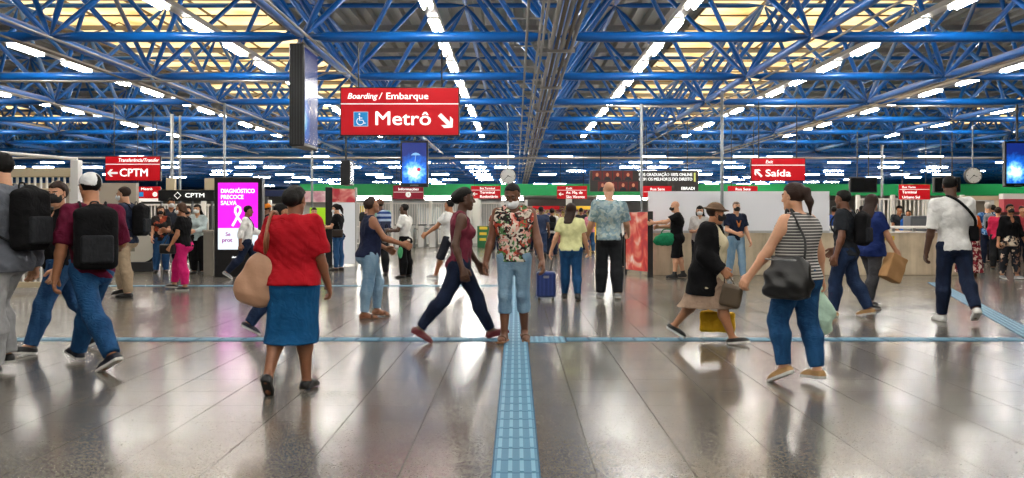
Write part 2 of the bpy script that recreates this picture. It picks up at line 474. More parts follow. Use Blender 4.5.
pipe([(-12, 17.6, ZL-.36), (-4.1, 17.6, ZL-.36), (-3.7, 17.6, ZL-.2), (-3.3, 17.6, ZL-.2)], .022, M_pipe, 'thin white conduit crossing the ceiling above the tall black screen')
pipe([(.9, 24.7, ZL+.02), (18, 24.7, ZL+.02)], .03, M_pipe, 'pale conduit crossing the ceiling above the exit sign')
pipe([(-22, 38, ZL-.52), (22, 38, ZL-.52)], .05, M_pipe, 'long pale pipe crossing where the lamp rows turn crosswise')
# ------------------------------------------------------------------ hanging signs, screens, clocks
M_red = mat('red_sign_face', '#c4081a', .5, emit=.14, spec=.3); M_maroon = mat('maroon_sign_face', '#8f1530', .5, emit=.08, spec=.3)
M_black = mat('black_metal', '#0d0e10', .4); M_dark = mat('dark_grey_metal', '#2b2c2e', .5)
M_wtxt = mat('white_lettering', '#f4f4f2', .5, emit=.35); M_steel = mat('brushed_steel', '#8d8f90', .3, .8)
M_grey = mat('light_grey_panel', '#b9bab8', .5); M_cyanbox = mat('blue_pictogram', '#0f86cc', .4, emit=.2)
M_beige = mat('beige_paint', '#cdbd9c', .5); M_whitep = mat('white_paint', '#e6e4df', .45)

def arrow_poly(mb, cx, cz, s, ang, y0=-.004, y1=.0, w=.2):
    """open arrow (shaft and two barbs) of size s that points along ang (0 = right, 90 = up)"""
    t = w*s; pts = [(-.5*s, -t/2), (.22*s, -t/2), (-.02*s, -.36*s), (.22*s-.0*s, -.36*s), (.55*s, 0), (.22*s, .36*s), (-.02*s, .36*s), (.22*s, t/2), (-.5*s, t/2)]
    a = math.radians(ang); c, q = math.cos(a), math.sin(a)
    P = [(cx+x*c-z*q, cz+x*q+z*c) for x, z in pts]
    # three convex pieces keep the outline clean
    for idx in ((0, 1, 7, 8), (1, 2, 3, 4), (4, 5, 6, 7), (1, 4, 7)):
        mb.poly([P[i] for i in idx], y0, y1)

def hang_sign(u0, v0, u1, v1, d, label, rods=(.15, .85), m=None, top=None, border=True, name='hanging_sign', thick=.1, cat='sign', rod_top=None):
    """a sign box hung from the cross chord above; returns root, centre-relative half sizes"""
    xa, xb, zt, zb = fx(u0, d), fx(u1, d), fz(v0, d), fz(v1, d)
    w, h = xb-xa, zt-zb
    root = thing(name, label, cat, ((xa+xb)/2, d, (zt+zb)/2))
    b = MB().box((0, thick/2+.004, 0), (w, thick, h), .008); b.build('sign_box', M_black, root)
    e = .018*h+.006 if border else 0
    MB().box((0, .003, 0), (w-2*e, .012, h-2*e)).build('sign_face', m or M_red, root)
    for r in rods:
        x = -w/2+w*r
        MB().tube([(x, thick/2, h/2), (x, thick/2, (rod_top or ZL)-(zt+zb)/2)], .014, 6).build('hanger', M_dark, root)
    return root, w, h
YT = -.003                                     # lettering stands just proud of a face
# main sign
r, w, h = hang_sign(340, 87, 459.5, 136, 15.0, 'large red boarding sign with wheelchair symbol and arrow, nearest the viewer')
text('Boarding', h*.165, M_wtxt, r, (-w*.44, YT, h*.31), .012, .25, 'LEFT', width=w*.25)
text('/', h*.19, M_wtxt, r, (-w*.165, YT, h*.31), .01, .2)
text('Embarque', h*.19, M_wtxt, r, (-w*.118, YT, h*.31), .012, 0, 'LEFT', width=w*.35)
MB().box((0, YT, h*.155), (w*.985, .004, h*.022)).build('rule', M_wtxt, r)
text('Metrô', h*.40, M_wtxt, r, (-w*.215, YT, -h*.155), .014, 0, 'LEFT', width=w*.46)
m = MB(); arrow_poly(m, w*.385, -h*.19, h*.36, -45, YT-.004, YT, .24); m.build('arrow', M_wtxt, r)
# wheelchair pictogram
px, pz, ps = -w*.325, -h*.155, h*.30
p = MB().box((px, YT, pz), (ps, .006, ps)).build('pictogram', M_cyanbox, r)
m = MB(); e = ps*.05
m.tube([(px-ps*.10, YT-.004, pz+ps*.22), (px-ps*.08, YT-.004, pz-ps*.08), (px+ps*.14, YT-.004, pz-ps*.08), (px+ps*.24, YT-.004, pz-ps*.3), (px+ps*.34, YT-.004, pz-ps*.27)], ps*.035, 6)
m.tube([(px-ps*.09, YT-.004, pz+ps*.07), (px+ps*.1, YT-.004, pz+ps*.07)], ps*.03, 6)
m.tube([(px-ps*.04+ps*.24*math.cos(a), YT-.004, pz-ps*.16+ps*.24*math.sin(a)) for a in [math.radians(120+q*18) for q in range(13)]], ps*.03, 6)
m.lathe([(0, -.006), (ps*.06, -.004), (ps*.06, .004), (0, .006)], (px-ps*.1, YT-.004, pz+ps*.33), 12, 'y')
m.tube([(px-ps*.48, YT-.003, pz-ps*.48), (px+ps*.48, YT-.003, pz-ps*.48), (px+ps*.48, YT-.003, pz+ps*.48), (px-ps*.48, YT-.003, pz+ps*.48)], ps*.016, 4, closed=True)
m.build('wheelchair_symbol', M_wtxt, p)

r, w, h = hang_sign(105, 156, 160.5, 181, 23.4, 'red transfer sign with white arrow pointing sideways, hung above the escalators')
text('Transferência/Transfer', h*.2, M_wtxt, r, (w*.47, YT, h*.33), .01, .2, 'RIGHT', width=w*.73)
MB().box((0, YT, h*.17), (w*.98, .004, h*.03)).build('rule', M_wtxt, r)
m = MB(); arrow_poly(m, -w*.36, -h*.18, h*.4, 180, YT-.004, YT, .2); m.build('arrow', M_wtxt, r)
text('CPTM', h*.44, M_wtxt, r, (-w*.24, YT, -h*.18), .02, 0, 'LEFT', width=w*.5)

r, w, h = hang_sign(751, 158, 805.5, 181, 23.4, 'red exit sign with arrow pointing up, above the white hoarding')
text('Exit', h*.2, M_wtxt, r, (-w*.17, YT, h*.33), .01, .2)
MB().box((0, YT, h*.19), (w*.98, .004, h*.035)).build('rule', M_wtxt, r)
m = MB(); arrow_poly(m, -w*.365, -h*.16, h*.42, 135, YT-.004, YT, .22); m.build('arrow', M_wtxt, r)
text('Saída', h*.42, M_wtxt, r, (-w*.24, YT, -h*.17), .02, 0, 'LEFT', width=w*.46)

def small_sign(u0, v0, u1, v1, d, label, lines, arrow=None, m=None, x0=-.2, rods=(.12, .88)):
    r, w, h = hang_sign(u0, v0, u1, v1, d, label, m=m, rods=rods, border=False, thick=.07)
    n = len(lines)
    for i, (s, k, wd) in enumerate(lines):
        text(s, h*k, M_wtxt, r, (w*x0, YT, h*(.5-(i+.55)/n)), .012, 0, 'LEFT' if x0 > -.45 else 'CENTER', width=w*wd)
    MB().box((0, YT, h*(.5-1/n*.98)), (w*.96, .004, h*.03)).build('rule', M_wtxt, r)
    if arrow is not None:
        mm = MB(); arrow_poly(mm, -w*.36 if x0 < 0 else w*.36, -h*.14, h*.36, arrow, YT-.004, YT, .2); mm.build('arrow', M_wtxt, r)
    return r, w, h
small_sign(471, 186, 500.5, 198.5, 40.4, 'small red bus terminal sign with sideways arrow under the green fascia', [('Bus Terminal', .22, .5), ('Terminal', .3, .5), ('Rodoviário', .3, .6)], 180)
small_sign(557, 186, 587, 198.8, 40.4, 'small red street exit sign with sideways arrow in front of the snack kiosk', [('Exit', .22, .2), ('Av. Mq. de', .3, .55), ('São Vicente', .3, .62)], 180)
r, w, h = small_sign(393, 185.5, 423.5, 199, 40.4, 'small maroon information sign under the centre screen', [('Informações', .26, .66), ('', .2, .1)], None, M_maroon, -.33)
m = MB(); m.lathe([(h*.2, 0), (h*.2, -.006)], (0, YT, -h*.17), 16, 'y'); m.build('roundel', M_wtxt, r)
text('i', h*.3, M_maroon, r, (0, YT-.008, -h*.17), .03)
small_sign(899, 184.5, 930, 199.5, 31.94, 'small red urban bus terminal sign above the officers behind the parapet', [('Bus Term', .2, .42), ('Terminal', .26, .46), ('Urbano Sul', .24, .56)], None, None, -.4)
r, w, h = small_sign(643, 186, 671.5, 198, 27.66, 'small red street sign hung in front of the dark advertising board', [('Rua Sete', .3, .5), ('de Abril', .3, .4)], None, None, -.25)
r, w, h = small_sign(728, 186, 757.5, 198, 27.66, 'small red street sign under the red exit sign', [('Rua Sete', .3, .5), ('de Abril', .3, .4)], None, None, -.25)
r, w, h = hang_sign(133, 186.5, 160.5, 201.5, 27.7, 'small red sign with blue square icon beside the black station sign', border=False, thick=.07)
text('Metrô', h*.24, M_wtxt, r, (0, YT, h*.33), .015, width=w*.4)
MB().box((-w*.2, YT, -h*.02), (w*.16, .006, h*.3)).build('pictogram', M_cyanbox, r)
MB().lathe([(h*.16, 0), (h*.16, -.006)], (w*.3, YT, -h*.02), 16, 'y').build('roundel', M_wtxt, r)
MB().box((0, YT, -h*.4), (w*.99, .006, h*.2)).build('white_strip', M_wtxt, r)

# screens
def splash_mat(name, cx, cz, s, strength=1.6):
    t = NT(name); v = t.coords()
    sub = t.n('ShaderNodeVectorMath', operation='SUBTRACT'); t.l(v, sub.inputs[0]); sub.inputs[1].default_value = (cx, 0, cz)
    ln = t.n('ShaderNodeVectorMath', operation='LENGTH'); t.l(sub.outputs[0], ln.inputs[0])
    nz = t.n('ShaderNodeTexNoise', i_Scale=5.0/s, i_Detail=5.0); t.l(v, nz.inputs['Vector'])
    a = t.n('ShaderNodeMath', operation='DIVIDE'); t.l(ln.outputs[1], a.inputs[0]); a.inputs[1].default_value = s*1.25
    b = t.n('ShaderNodeMath', operation='MULTIPLY_ADD'); t.l(nz.outputs[0], b.inputs[0]); b.inputs[1].default_value = .55; t.l(a.outputs[0], b.inputs[2])
    col = t.ramp(b.outputs[0], [(.40, '#f4fbff'), (.52, '#7fd0f5'), (.68, '#1668d8'), (1.0, '#0a2470')])
    t.b.inputs['Base Color'].default_value = (.01, .01, .01, 1); t.b.inputs['Roughness'].default_value = .2
    t.l(col, t.b.inputs['Emission Color']); t.b.inputs['Emission Strength'].default_value = strength
    return t.m
def screen(u0, v0, u1, v1, d, label, sm, hang=.5):
    xa, xb, zt, zb = fx(u0, d), fx(u1, d), fz(v0, d), fz(v1, d); w, h = xb-xa, zt-zb
    r = thing('hanging_screen', label, 'screen', ((xa+xb)/2, d, (zt+zb)/2))
    MB().box((0, .07, 0), (w, .14, h), .015).build('casing', M_black, r)
    MB().box((0, -.003, h*.015), (w*.88, .012, h*.87)).build('display', sm, r)
    MB().box((0, -.002, -h*.465), (w*.3, .008, h*.025)).build('maker_plate', M_steel, r)
    MB().tube([(0, .07, h/2), (0, .07, ZL-(zt+zb)/2)], .03, 8).build('hanger', M_black, r)
    return r, w, h
r, w, h = screen(400.5, 140.5, 428, 187, 23.5, 'upright blue screen hanging right of centre under the big boarding sign', splash_mat('blue_splash_picture', 0, -.22, .56, 1.2))
m = MB(); m.lathe([(0, .05), (.07, .03), (.13, -.02), (.03, -.02), (0, -.03)], (.04, -.012, .24), 12); m.tube([(.04, -.012, .2), (.02, -.012, .05)], .008, 5)
m.build('pictured_umbrella', glow('pale_umbrella_print', '#8fc4f0', .9), r)
MB().lathe([(0, -.004), (.05, 0), (.03, .004)], (.12, -.012, -.15), 8, 'y').build('pictured_flower', glow('red_print', '#d8305a', .9), r)
r, w, h = screen(1005, 141, 1032, 187, 23.5, 'upright blue screen hanging beside the clock at the hall side', splash_mat('blue_splash_picture_two', -.1, -.2, .56, 1.2))
# double sided screen seen edge on
d = 15.1; xa, xb = fx(289, d), fx(304, d); zt, zb = fz(43, d), fz(146, d); h = zt-zb
r = thing('double_sided_screen', 'tall black double sided screen hanging edge on beside the boarding sign', 'screen', ((xa+xb)/2, d, (zt+zb)/2)); hw = (xb-xa)/2
MB().box((0, .53, 0), (2*hw, 1.06, h), .02).build('casing', M_black, r)
for s in (-1, 1): MB().box((s*hw, .53, 0), (.012, .96, h*.93)).build('display', splash_mat('tall_screen_picture%d' % (s+1), 0, -.42, .55, .6), r)
for i in range(5): MB().box((-hw+.03+i*(2*hw-.06)/4, -.003, 0), (.012, .012, h*.96)).build('cooling_rib', M_black, r)
for y in (.2, .86): MB().tube([(0, y, h/2), (0, y, ZL-(zt+zb)/2)], .03, 8).build('hanger', M_steel, r)
# small double sided platform display
d = 23.4; r = thing('platform_display', 'small black double sided display hung below the boarding sign', 'display', (fx(345, d), d, fz(172.5, d)))
h = 25/F*d
MB().box((0, .3, 0), (.24, .6, h), .015).build('casing', M_black, r)
MB().box((.125, .3, 0), (.01, .5, h*.84)).build('display', mat('dim_display', '#28323a', .15, emit=.2), r)
MB().tube([(0, .13, h/2), (0, .13, ZL-fz(172.5, d))], .025, 8).build('hanger', M_black, r)
# monitors
for (u0, u1, lab) in ((850, 877.5, 'dark hanging monitor above the couple by the parapet'), (934, 961, 'dark hanging monitor behind the head of the man in the white sweater')):
    d = 31.8; xa, xb, zt, zb = fx(u0, d), fx(u1, d), fz(177, d), fz(192.5, d)
    r = thing('hanging_monitor', lab, 'monitor', ((xa+xb)/2, d, (zt+zb)/2), 0, 'dark departure monitors')
    MB().box((0, .08, 0), (xb-xa, .16, zt-zb), .02).build('casing', M_dark, r)
    MB().box((0, -.002, 0), ((xb-xa)*.92, .01, (zt-zb)*.86)).build('display', mat('unlit_screen', '#16181a', .12), r)
    MB().tube([(-.2, .08, 0), (-.2, .08, ZL-(zt+zb)/2)], .02, 6).tube([(.2, .08, 0), (.2, .08, ZL-(zt+zb)/2)], .02, 6).build('hanger', M_dark, r)
# clocks
def clock(u, v, rad, d, lab):
    R = rad/F*d
    r = thing('hanging_clock', lab, 'clock', (fx(u, d), d, fz(v, d)), 0, 'round station clocks')
    MB().lathe([(R*.96, .0), (R*1.05, -.03), (R*1.05, .12), (0, .12)], (0, 0, 0), 32, 'y').build('rim', M_dark, r, smooth=False)
    MB().lathe([(0, -.012), (R*.97, -.012), (R*.97, .02)], (0, 0, 0), 32, 'y').build('dial', mat('white_dial', '#cfcfcb', .5), r)
    m = MB()
    for k in range(12):
        a = k*PI/6; m.box((R*.84*math.sin(a), -.016, R*.84*math.cos(a)), (R*.06 if k % 3 else R*.1, .006, R*.06 if k % 3 else R*.1))
    m.build('hour_marks', M_black, r)
    for ln, a, wd in ((.5, math.radians(109), .09), (.78, math.radians(228), .07)):
        c, s = math.cos(a), math.sin(a)
        MB().tube([(-.12*R*s, -.024, -.12*R*c), (ln*R*s, -.024, ln*R*c)], [wd*R*.55, wd*R*.3], 6).build('hand', M_black, r)
    MB().tube([(0, .06, R), (0, .06, ZL-fz(v, d))], .022, 8).build('hanger', M_steel, r)
clock(508, 176, 7.8, 27.7, 'round white clock hanging over the man in the floral tank top')
clock(973.5, 175.5, 7.8, 27.7, 'round white clock hanging beside the blue screen at the hall side')
# advertising board
d = 27.95; xa, xb, zt, zb = fx(590, d), fx(698.5, d), fz(170.5, d), fz(191.5, d); w, h = xb-xa, zt-zb
r = thing('advertising_board', 'long dark advertising board with eight portraits and white lettering', 'billboard', ((xa+xb)/2, d, (zt+zb)/2))
MB().box((0, .06, 0), (w, .12, h), .01).build('panel', mat('dark_board', '#2f2b2a', .5, emit=.06), r)
M_port = mat('dark_red_print', '#5e1c1c', .5, emit=.1); M_face = mat('skin_print', '#c07a58', .6, emit=.15); M_suit = mat('suit_print', '#20242c', .6)
def portrait(x, z, s):
    p = MB().box((x, -.004, z), (s*1.05, .008, s*1.05)).build('portrait', M_port, r)
    MB().lathe([(s*.19, 0), (s*.19, -.006)], (0, 0, 0), 14, 'y').build('face', M_face, p).matrix_world = Matrix.Translation((x, -.009, z+s*.12)) @ Matrix.Diagonal((.85, 1, 1.15, 1))
    MB().poly([(x-s*.4, z-s*.5), (x+s*.4, z-s*.5), (x+s*.3, z-s*.22), (x+s*.1, z-s*.12), (x-s*.1, z-s*.12), (x-s*.3, z-s*.22)], -.014, -.008).build('shoulders', M_suit, p)
for i in range(4): portrait(-w*.435+i*w*.095, h*.25, h*.42)
for i in range(4): portrait(-w*.385+i*w*.095, -h*.25, h*.42)
text('PÓS-GRADUAÇÃO 100% ONLINE', h*.2, M_wtxt, r, (-w*.05, -.006, h*.3), .012, 0, 'LEFT', width=w*.49)
text('COM OS MELHORES DO DIREITO', h*.2, M_wtxt, r, (-w*.05, -.006, h*.08), .012, 0, 'LEFT', width=w*.49)
text('EBRADI', h*.2, M_wtxt, r, (w*.34, -.006, -h*.36), .02, 0, 'LEFT', width=w*.12)
MB().box((w*.465, -.004, h*.18), (w*.016, .008, h*.42)).build('accent_bar', mat('yellow_green_print', '#d8e07a', .5, emit=.2), r)
for q in (-.4, 0, .4): MB().tube([(w*q, .06, h/2), (w*q, .06, ZL-(zt+zb)/2), (w*q, -.13, ZL-(zt+zb)/2)], .016, 6).build('hanger', M_dark, r)
# black station sign on posts over the escalators
d = 23.0; xa, xb, zt, zb = fx(158, d), fx(214, d), fz(190, d), fz(201, d); w, h = xb-xa, zt-zb
r = thing('station_sign', 'black sign with white diamond emblem on posts over the escalators', 'sign', ((xa+xb)/2, d, 0)); zc = (zt+zb)/2
MB().box((0, .06, zc), (w, .12, h), .01).build('panel', M_black, r)
text('CPTM', h*.55, M_wtxt, r, (-w*.02, -.004, zc), .015, 0, 'LEFT', width=w*.34)
m = MB(); s = h*.3; q = s*.55; cx = -w*.15
m.tube([(cx-s, -.004, zc), (cx, -.004, zc-s), (cx+s, -.004, zc), (cx, -.004, zc+s)], s*.16, 4, closed=True)
m.build('diamond_emblem', M_wtxt, r)
for q in (-.45, .1, .45): MB().tube([(w*q, .06, 0), (w*q, .06, zc-h*.3)], .035, 8).build('post', M_steel, r)

for q, sz, lab in ((-.28, .22, 'small beige junction box on top of the black station sign'), (.42, .26, 'larger beige junction box at the end of the black station sign')):
    o = tag(MB().box((r.location.x+w*q, d+.06, zt+.15), (sz, .14, .3), .012).build('junction_box', M_beige), lab, 'box')
# ------------------------------------------------------------------ tactile paving
M_tact = mat('blue_tactile_tile', '#3b7593', .5, noise=.12, nscale=3); M_bar = mat('pale_blue_bar', '#6fa0b8', .45)
M_tj = mat('tile_joint', '#22506c', .8)
def tactile(label, a, b, w=.25, dots=None):
    a, b = Vector((*a, 0)), Vector((*b, 0)); L = (b-a).length; ang = math.atan2(b.y-a.y, b.x-a.x)
    o = MB().box2((0, -w/2, 0), (L, w/2, .004)).build('tactile_paving', M_tact, loc=(a.x, a.y, .001)); o.rotation_euler = (0, 0, ang)
    tag(o, label, 'tactile paving', 'blue tactile guide strips')
    m = MB()
    for k in range(4):
        y = -w/2+w*(k+.5)/4
        x = .02
        while x < L-.1:
            m.box2((x, y-.011, .003), (x+.21, y+.011, .009)); x += .25
    m.build('raised_bars', M_bar, o)
    j = MB(); x = 0
    while x < L: j.box2((x-.004, -w/2, .004), (x+.004, w/2, .0046)); x += .25
    for s in (-1, 1): j.box2((0, s*w/2-.004, .004), (L, s*w/2+.004, .0046))
    j.build('joints', M_tj, o); return o
tactile('blue tactile strip running lengthwise up the middle of the hall', (0, 3.0), (0, 40))
tactile('blue tactile strip crossing the hall under the striding woman in maroon top', (-15, 9.95), (-.14, 9.95))
tactile('blue tactile strip crossing the hall under the woman in the striped top', (.55, 9.95), (5.6, 9.95))
tactile('blue tactile strip running aslant toward the parapet and red skirt', (5.75, 9.95), (8.6, 18.6))
tactile('thin blue tactile strip crossing the floor beyond the woman in navy vest top', (-8, 17.7), (-.14, 17.7))
o = MB().box2((.14, 9.72, 0), (.54, 10.18, .004)).build('tactile_paving', M_tact); tag(o, 'blue patch of warning dots beside the crossing of the strips', 'tactile paving')
m = MB()
for i in range(7):
    for k in range(8): m.lathe([(.018, .004), (.012, .010), (0, .010)], (.17+i*.056, 9.75+k*.056, 0), 8)
m.build('raised_dots', M_bar, o)

# ------------------------------------------------------------------ parapet, hoarding, barriers on the near right
def concrete():
    t = NT('board_marked_concrete'); v = t.coords((1, 1, 1))
    n1 = t.n('ShaderNodeTexNoise', i_Scale=2.2, i_Detail=6.0, i_Roughness=.6); t.l(v, n1.inputs['Vector'])
    n2 = t.n('ShaderNodeTexNoise', i_Scale=1.0, i_Detail=3.0); t.l(t.coords((7, 7, .5)), n2.inputs['Vector'])
    mm = t.n('ShaderNodeMath', operation='ADD'); t.l(n1.outputs[0], mm.inputs[0]); t.l(n2.outputs[0], mm.inputs[1])
    hm = t.n('ShaderNodeMath', operation='MULTIPLY'); t.l(mm.outputs[0], hm.inputs[0]); hm.inputs[1].default_value = .5
    t.l(t.ramp(hm.outputs[0], [(.3, '#a89a82'), (.5, '#cdbda0'), (.7, '#dfd0b4')]), t.b.inputs['Base Color'])
    t.bump(n1.outputs[0], .3, .02); t.b.inputs['Roughness'].default_value = .85; return t.m
M_conc = concrete()
dp = 21.0
pxa, pxb, pxc = fx(654, dp), fx(829, dp), fx(966, dp)
pm = MB().box2((pxa, dp, 0), (pxc, dp+.22, .98), .012).box2((pxa, dp+.22, 0), (pxa+.22, dp+6, .98)).box2((pxc-.22, dp+.22, 0), (pxc, dp+9, .98))
x = pxa
while x < pxc-.5:
    pm.box2((x-.006, dp-.004, 0), (x+.006, dp, .98)); x += 1.22
po = struct('trim_2', pm, M_conc)
r = thing('parapet_rail', 'white metal rail with brackets running along the concrete parapet top', 'railing', (0, dp+.11, .98))
MB().tube([(pxb, 0, .13), (pxc-.1, 0, .13)], .035, 10).build('rail', M_whitep, r)
MB().box2((pxb, -.13, 0), (pxc-.05, .12, .03)).build('coping', M_whitep, r)
for k in range(7): MB().box((pxb+.1+k*(pxc-pxb-.3)/6, 0, .07), (.06, .05, .12)).build('bracket', M_steel, r)
hz0, hz1 = 1.0, fz(191.3, dp)
for (ua, ub, lab) in ((648, 721, 'white hoarding panel behind the bald man in black'), (722.5, 829, 'white hoarding panel behind the woman in the striped top')):
    r = thing('hoarding_panel', lab, 'hoarding', (fx(ua, dp), dp-.03, hz0), 0, 'white hoarding panels on the parapet'); w = fx(ub, dp)-fx(ua, dp)
    MB().box2((0, 0, 0), (w, .03, hz1-hz0)).build('board', mat('white_hoarding', '#eeeff3', .45, noise=.03, nscale=1), r)
    MB().box2((0, -.012, -.02), (w, .03, .035)).build('bottom_strip', M_grey, r)
M_pole = mat('pale_grey_pole', '#8e9498', .4, .3)
def pole(u, d, z0, z1, lab, r=.055):
    o = thing('steel_pole', lab, 'pole', (fx(u, d), d, z0), 0, 'slim steel poles up to the roof frame')
    MB().tube([(0, 0, 0), (0, 0, z1-z0)], r, 12).build('shaft', M_pole, o, smooth=True)
    MB().lathe([(r*2, 0), (r*2, .03), (r*1.2, .05)], (0, 0, 0), 12).build('foot_plate', M_pole, o); return o
pole(722, dp-.14, 0, ZL-.1, 'slim grey pole standing between the two white hoarding panels', .036)
pole(641.5, 23.2, 0, ZL-.1, 'slim grey pole rising beside the red poster stand', .036)
pole(224.5, 23.0, 0, ZL-.1, 'slim grey pole rising behind the pink advertising totem', .035)
pole(312, 26.5, 0, ZL-.1, 'slim grey pole beside the kiosk with pink fascia', .035)
pole(172, 25.5, 0, ZL-.1, 'brown grey pole behind the black station sign, thicker one', .05)
pole(180, 25.8, 0, ZL-.1, 'brown grey pole behind the black station sign, thinner one', .035)
pole(882, 36.5, 0, ZL-.1, 'blue grey pole behind the parapet beside the bus terminal sign', .05)
# yellow notice on the parapet
tag(MB().box((fx(889, dp), dp-.012, .86), (.24, .006, .1)).build('yellow_notice', mat('yellow_sticker', '#e2c33a', .6)), 'small yellow notice stuck on the concrete parapet', 'notice')
# grey box behind the parapet
o = thing('service_cabinet', 'dark grey cabinet standing behind the concrete parapet', 'cabinet', (fx(924, 24.5), 24.5, 0))
MB().box2((-.36, 0, 0), (.4, .5, 1.38), .02).build('body', mat('slate_grey', '#5d6268', .5), o)
MB().box2((-.3, -.012, .7), (.34, 0, 1.3)).build('door', mat('slate_grey_door', '#666b71', .5), o)

# poster stand, side on
d = 20.9; o = thing('poster_stand', 'freestanding stand with red and white poster, black edge, at the parapet end', 'poster stand', (fx(650, d-.6), d-.6, 0))
MB().box2((-.05, 0, 0), (.07, .12, 1.48), .01).build('edge_post', M_black, o)
def print_mat(name, stops, scale=2.4):
    t = NT(name); nz = t.n('ShaderNodeTexNoise', i_Scale=scale, i_Detail=2.0, i_Distortion=.7); t.l(t.coords(), nz.inputs['Vector'])
    c = t.ramp(nz.outputs[0], stops); t.l(c, t.b.inputs['Base Color']); t.l(c, t.b.inputs['Emission Color']); t.b.inputs['Emission Strength'].default_value = .06
    t.b.inputs['Roughness'].default_value = .3; return t.m
pq = MB(); pq.rings([[(-.05, .02, z), (-.05, .10, z), (-.42, 1.1, z), (-.42, 1.02, z)] for z in (.12, 1.46)]); pq.build('poster', print_mat('red_poster_print', [(.38, '#a8121f'), (.50, '#c8352c'), (.60, '#d98a72'), (.74, '#e6d8d2')]), o)
MB().box2((-.45, 1.02, 0), (-.39, 1.12, 1.48)).build('edge_post', M_black, o)

# ------------------------------------------------------------------ totem with the pink screen
d = 20.3; w, h = 48/F*d, 2.24
o = thing('advertising_totem', 'black totem with glowing pink awareness screen', 'totem', (fx(238, d), d, 0))
MB().box2((-w/2, 0, 0), (w/2, .24, h), .02).build('casing', M_black, o)
sx = w*.83/2; z0, z1 = .62, 2.12
MB().box2((-sx, -.008, z0+.48), (sx, .004, z1)).build('display', glow('magenta_screen', '#e812d8', 1.25), o)
MB().box2((-sx, -.008, z0), (sx, .004, z0+.48)).build('display_lower', glow('pale_screen', '#dfeaf6', 1.1), o)
M_gw = glow('white_screen_text', '#ffffff', 1.3)
for i, s in enumerate(('DIAGNÓSTICO', 'PRECOCE', 'SALVA')):
    text(s, .13, M_gw, o, (-sx*.86, -.010, 1.93-i*.135), .03, 0, 'LEFT', width=(1.68, 1.12, .78)[i]*sx)
m = MB(); m.tube([(-.12, -.012, 1.15), (-.02, -.012, 1.33), (.06, -.012, 1.48), (.05, -.012, 1.56), (0, -.012, 1.59), (-.05, -.012, 1.55), (-.06, -.012, 1.47), (0, -.012, 1.34), (.13, -.012, 1.15)], .027, 6)
m.build('ribbon', M_gw, o)
M_mag = glow('magenta_text', '#a81f9a', .8)
text('Se', .12, M_mag, o, (-sx*.62, -.010, .96), .03, 0, 'LEFT'); text('prot', .13, M_mag, o, (-sx*.8, -.010, .83), .03, 0, 'LEFT')
text('eletromidia', .06, M_gw, o, (0, -.004, .45), .015)

# panel stand further back
d = 24.6; o = thing('panel_stand', 'tall panel stand with red topped white poster and black edge behind the queue', 'poster stand', (fx(329, d), d, 0))
hh = fz(187, d)
MB().box2((-.1, 0, 0), (.09, .16, hh), .01).build('edge_post', M_black, o)
pq = MB(); pq.rings([[(.09, .02, z), (.62, .5, z), (.62, .58, z), (.09, .1, z)] for z in (.05, hh-.42)]); pq.build('poster', mat('white_poster', '#d8dce0', .4, emit=.12), o)
pq = MB(); pq.rings([[(.09, .02, z), (.62, .5, z), (.62, .58, z), (.09, .1, z)] for z in (hh-.41, hh-.04)]); pq.build('poster_heading', print_mat('pink_heading_print', [(.4, '#b8303c'), (.55, '#d4847c'), (.7, '#e8d4d0')], 3), o)
MB().box2((.6, .5, 0), (.66, .6, hh)).build('edge_post', M_grey, o)

# ------------------------------------------------------------------ gate, escalators and fence on the near left
d = 16.0; o = thing('barred_gate', 'beige barred gate with white post behind the woman with black mask', 'gate', (fx(76, d), d, 0))
gx = fx(-30, d)-fx(76, d); zt = fz(168, d)
MB().box2((gx, 0, zt-.16), (0, .1, zt), .01).build('top_rail', M_beige, o)
MB().box2((gx, 0, zt-.42), (0, .06, zt-.36), .01).build('middle_rail', M_beige, o)
MB().box2((gx, 0, .1), (0, .08, .2), .01).build('bottom_rail', M_beige, o)
MB().box2((-.08, -.05, 0), (.06, .12, fz(160, d)), .01).build('post', M_whitep, o)
x = gx+.08
while x < -.1:
    MB().tube([(x, .04, .18), (x, .04, zt-.1)], .022, 8).build('bar', M_whitep, o); x += .105
MB().tube([(gx, .05, fz(150, d)), (0, .05, fz(159, d))], .03, 8).build('sloping_rail', M_whitep, o)
M_cream = mat('cream_enamel', '#d9d4c6', .35); M_rubber = mat('black_rubber', '#101010', .6)
def escalator(x, y, rz, L, lab):
    o = thing('escalator_balustrade', lab, 'escalator', (x, y, 0), rz)
    hgt = .95; R = .36
    arc = [(-R+R*math.cos(a), hgt-R+R*math.sin(a)) for a in [PI/2-k*PI/12 for k in range(13)]]
    out = [(-L, hgt)]+arc+[(-L, hgt-2*R)]
    inner = [(px*1.0, pz) for px, pz in out]
    MB().poly([(-L, .22), (-R, .22)]+[(p[0]*1.0-.03, p[1]) for p in reversed(arc)]+[(-L, hgt-.03)], -.08, .08).build('balustrade_panel', M_cream, o)
    MB().tube([(p[0], 0, p[1]) for p in out], .055, 8).build('handrail', M_rubber, o, smooth=True)
    MB().box2((-L, -.13, 0), (-.1, .13, .24), .02).build('skirt', M_dark, o)
    MB().box2((-L*.6, -.09, .5), (-L*.6+.12, -.078, .62)).build('notice', mat('warning_sticker', '#8b8778', .5), o)
    return o
escalator(fx(158, 22.4), 22.4, 0, 1.1, 'cream escalator balustrade with black handrail behind the pink trousers')
escalator(fx(202, 22.2), 22.2, -1.2, 1.2, 'cream escalator balustrade with black handrail beside the stone pillar')
o = thing('stone_pillar', 'short grey stone pillar beside the pink advertising totem', 'pillar', (fx(208, 20.7), 20.7, 0))
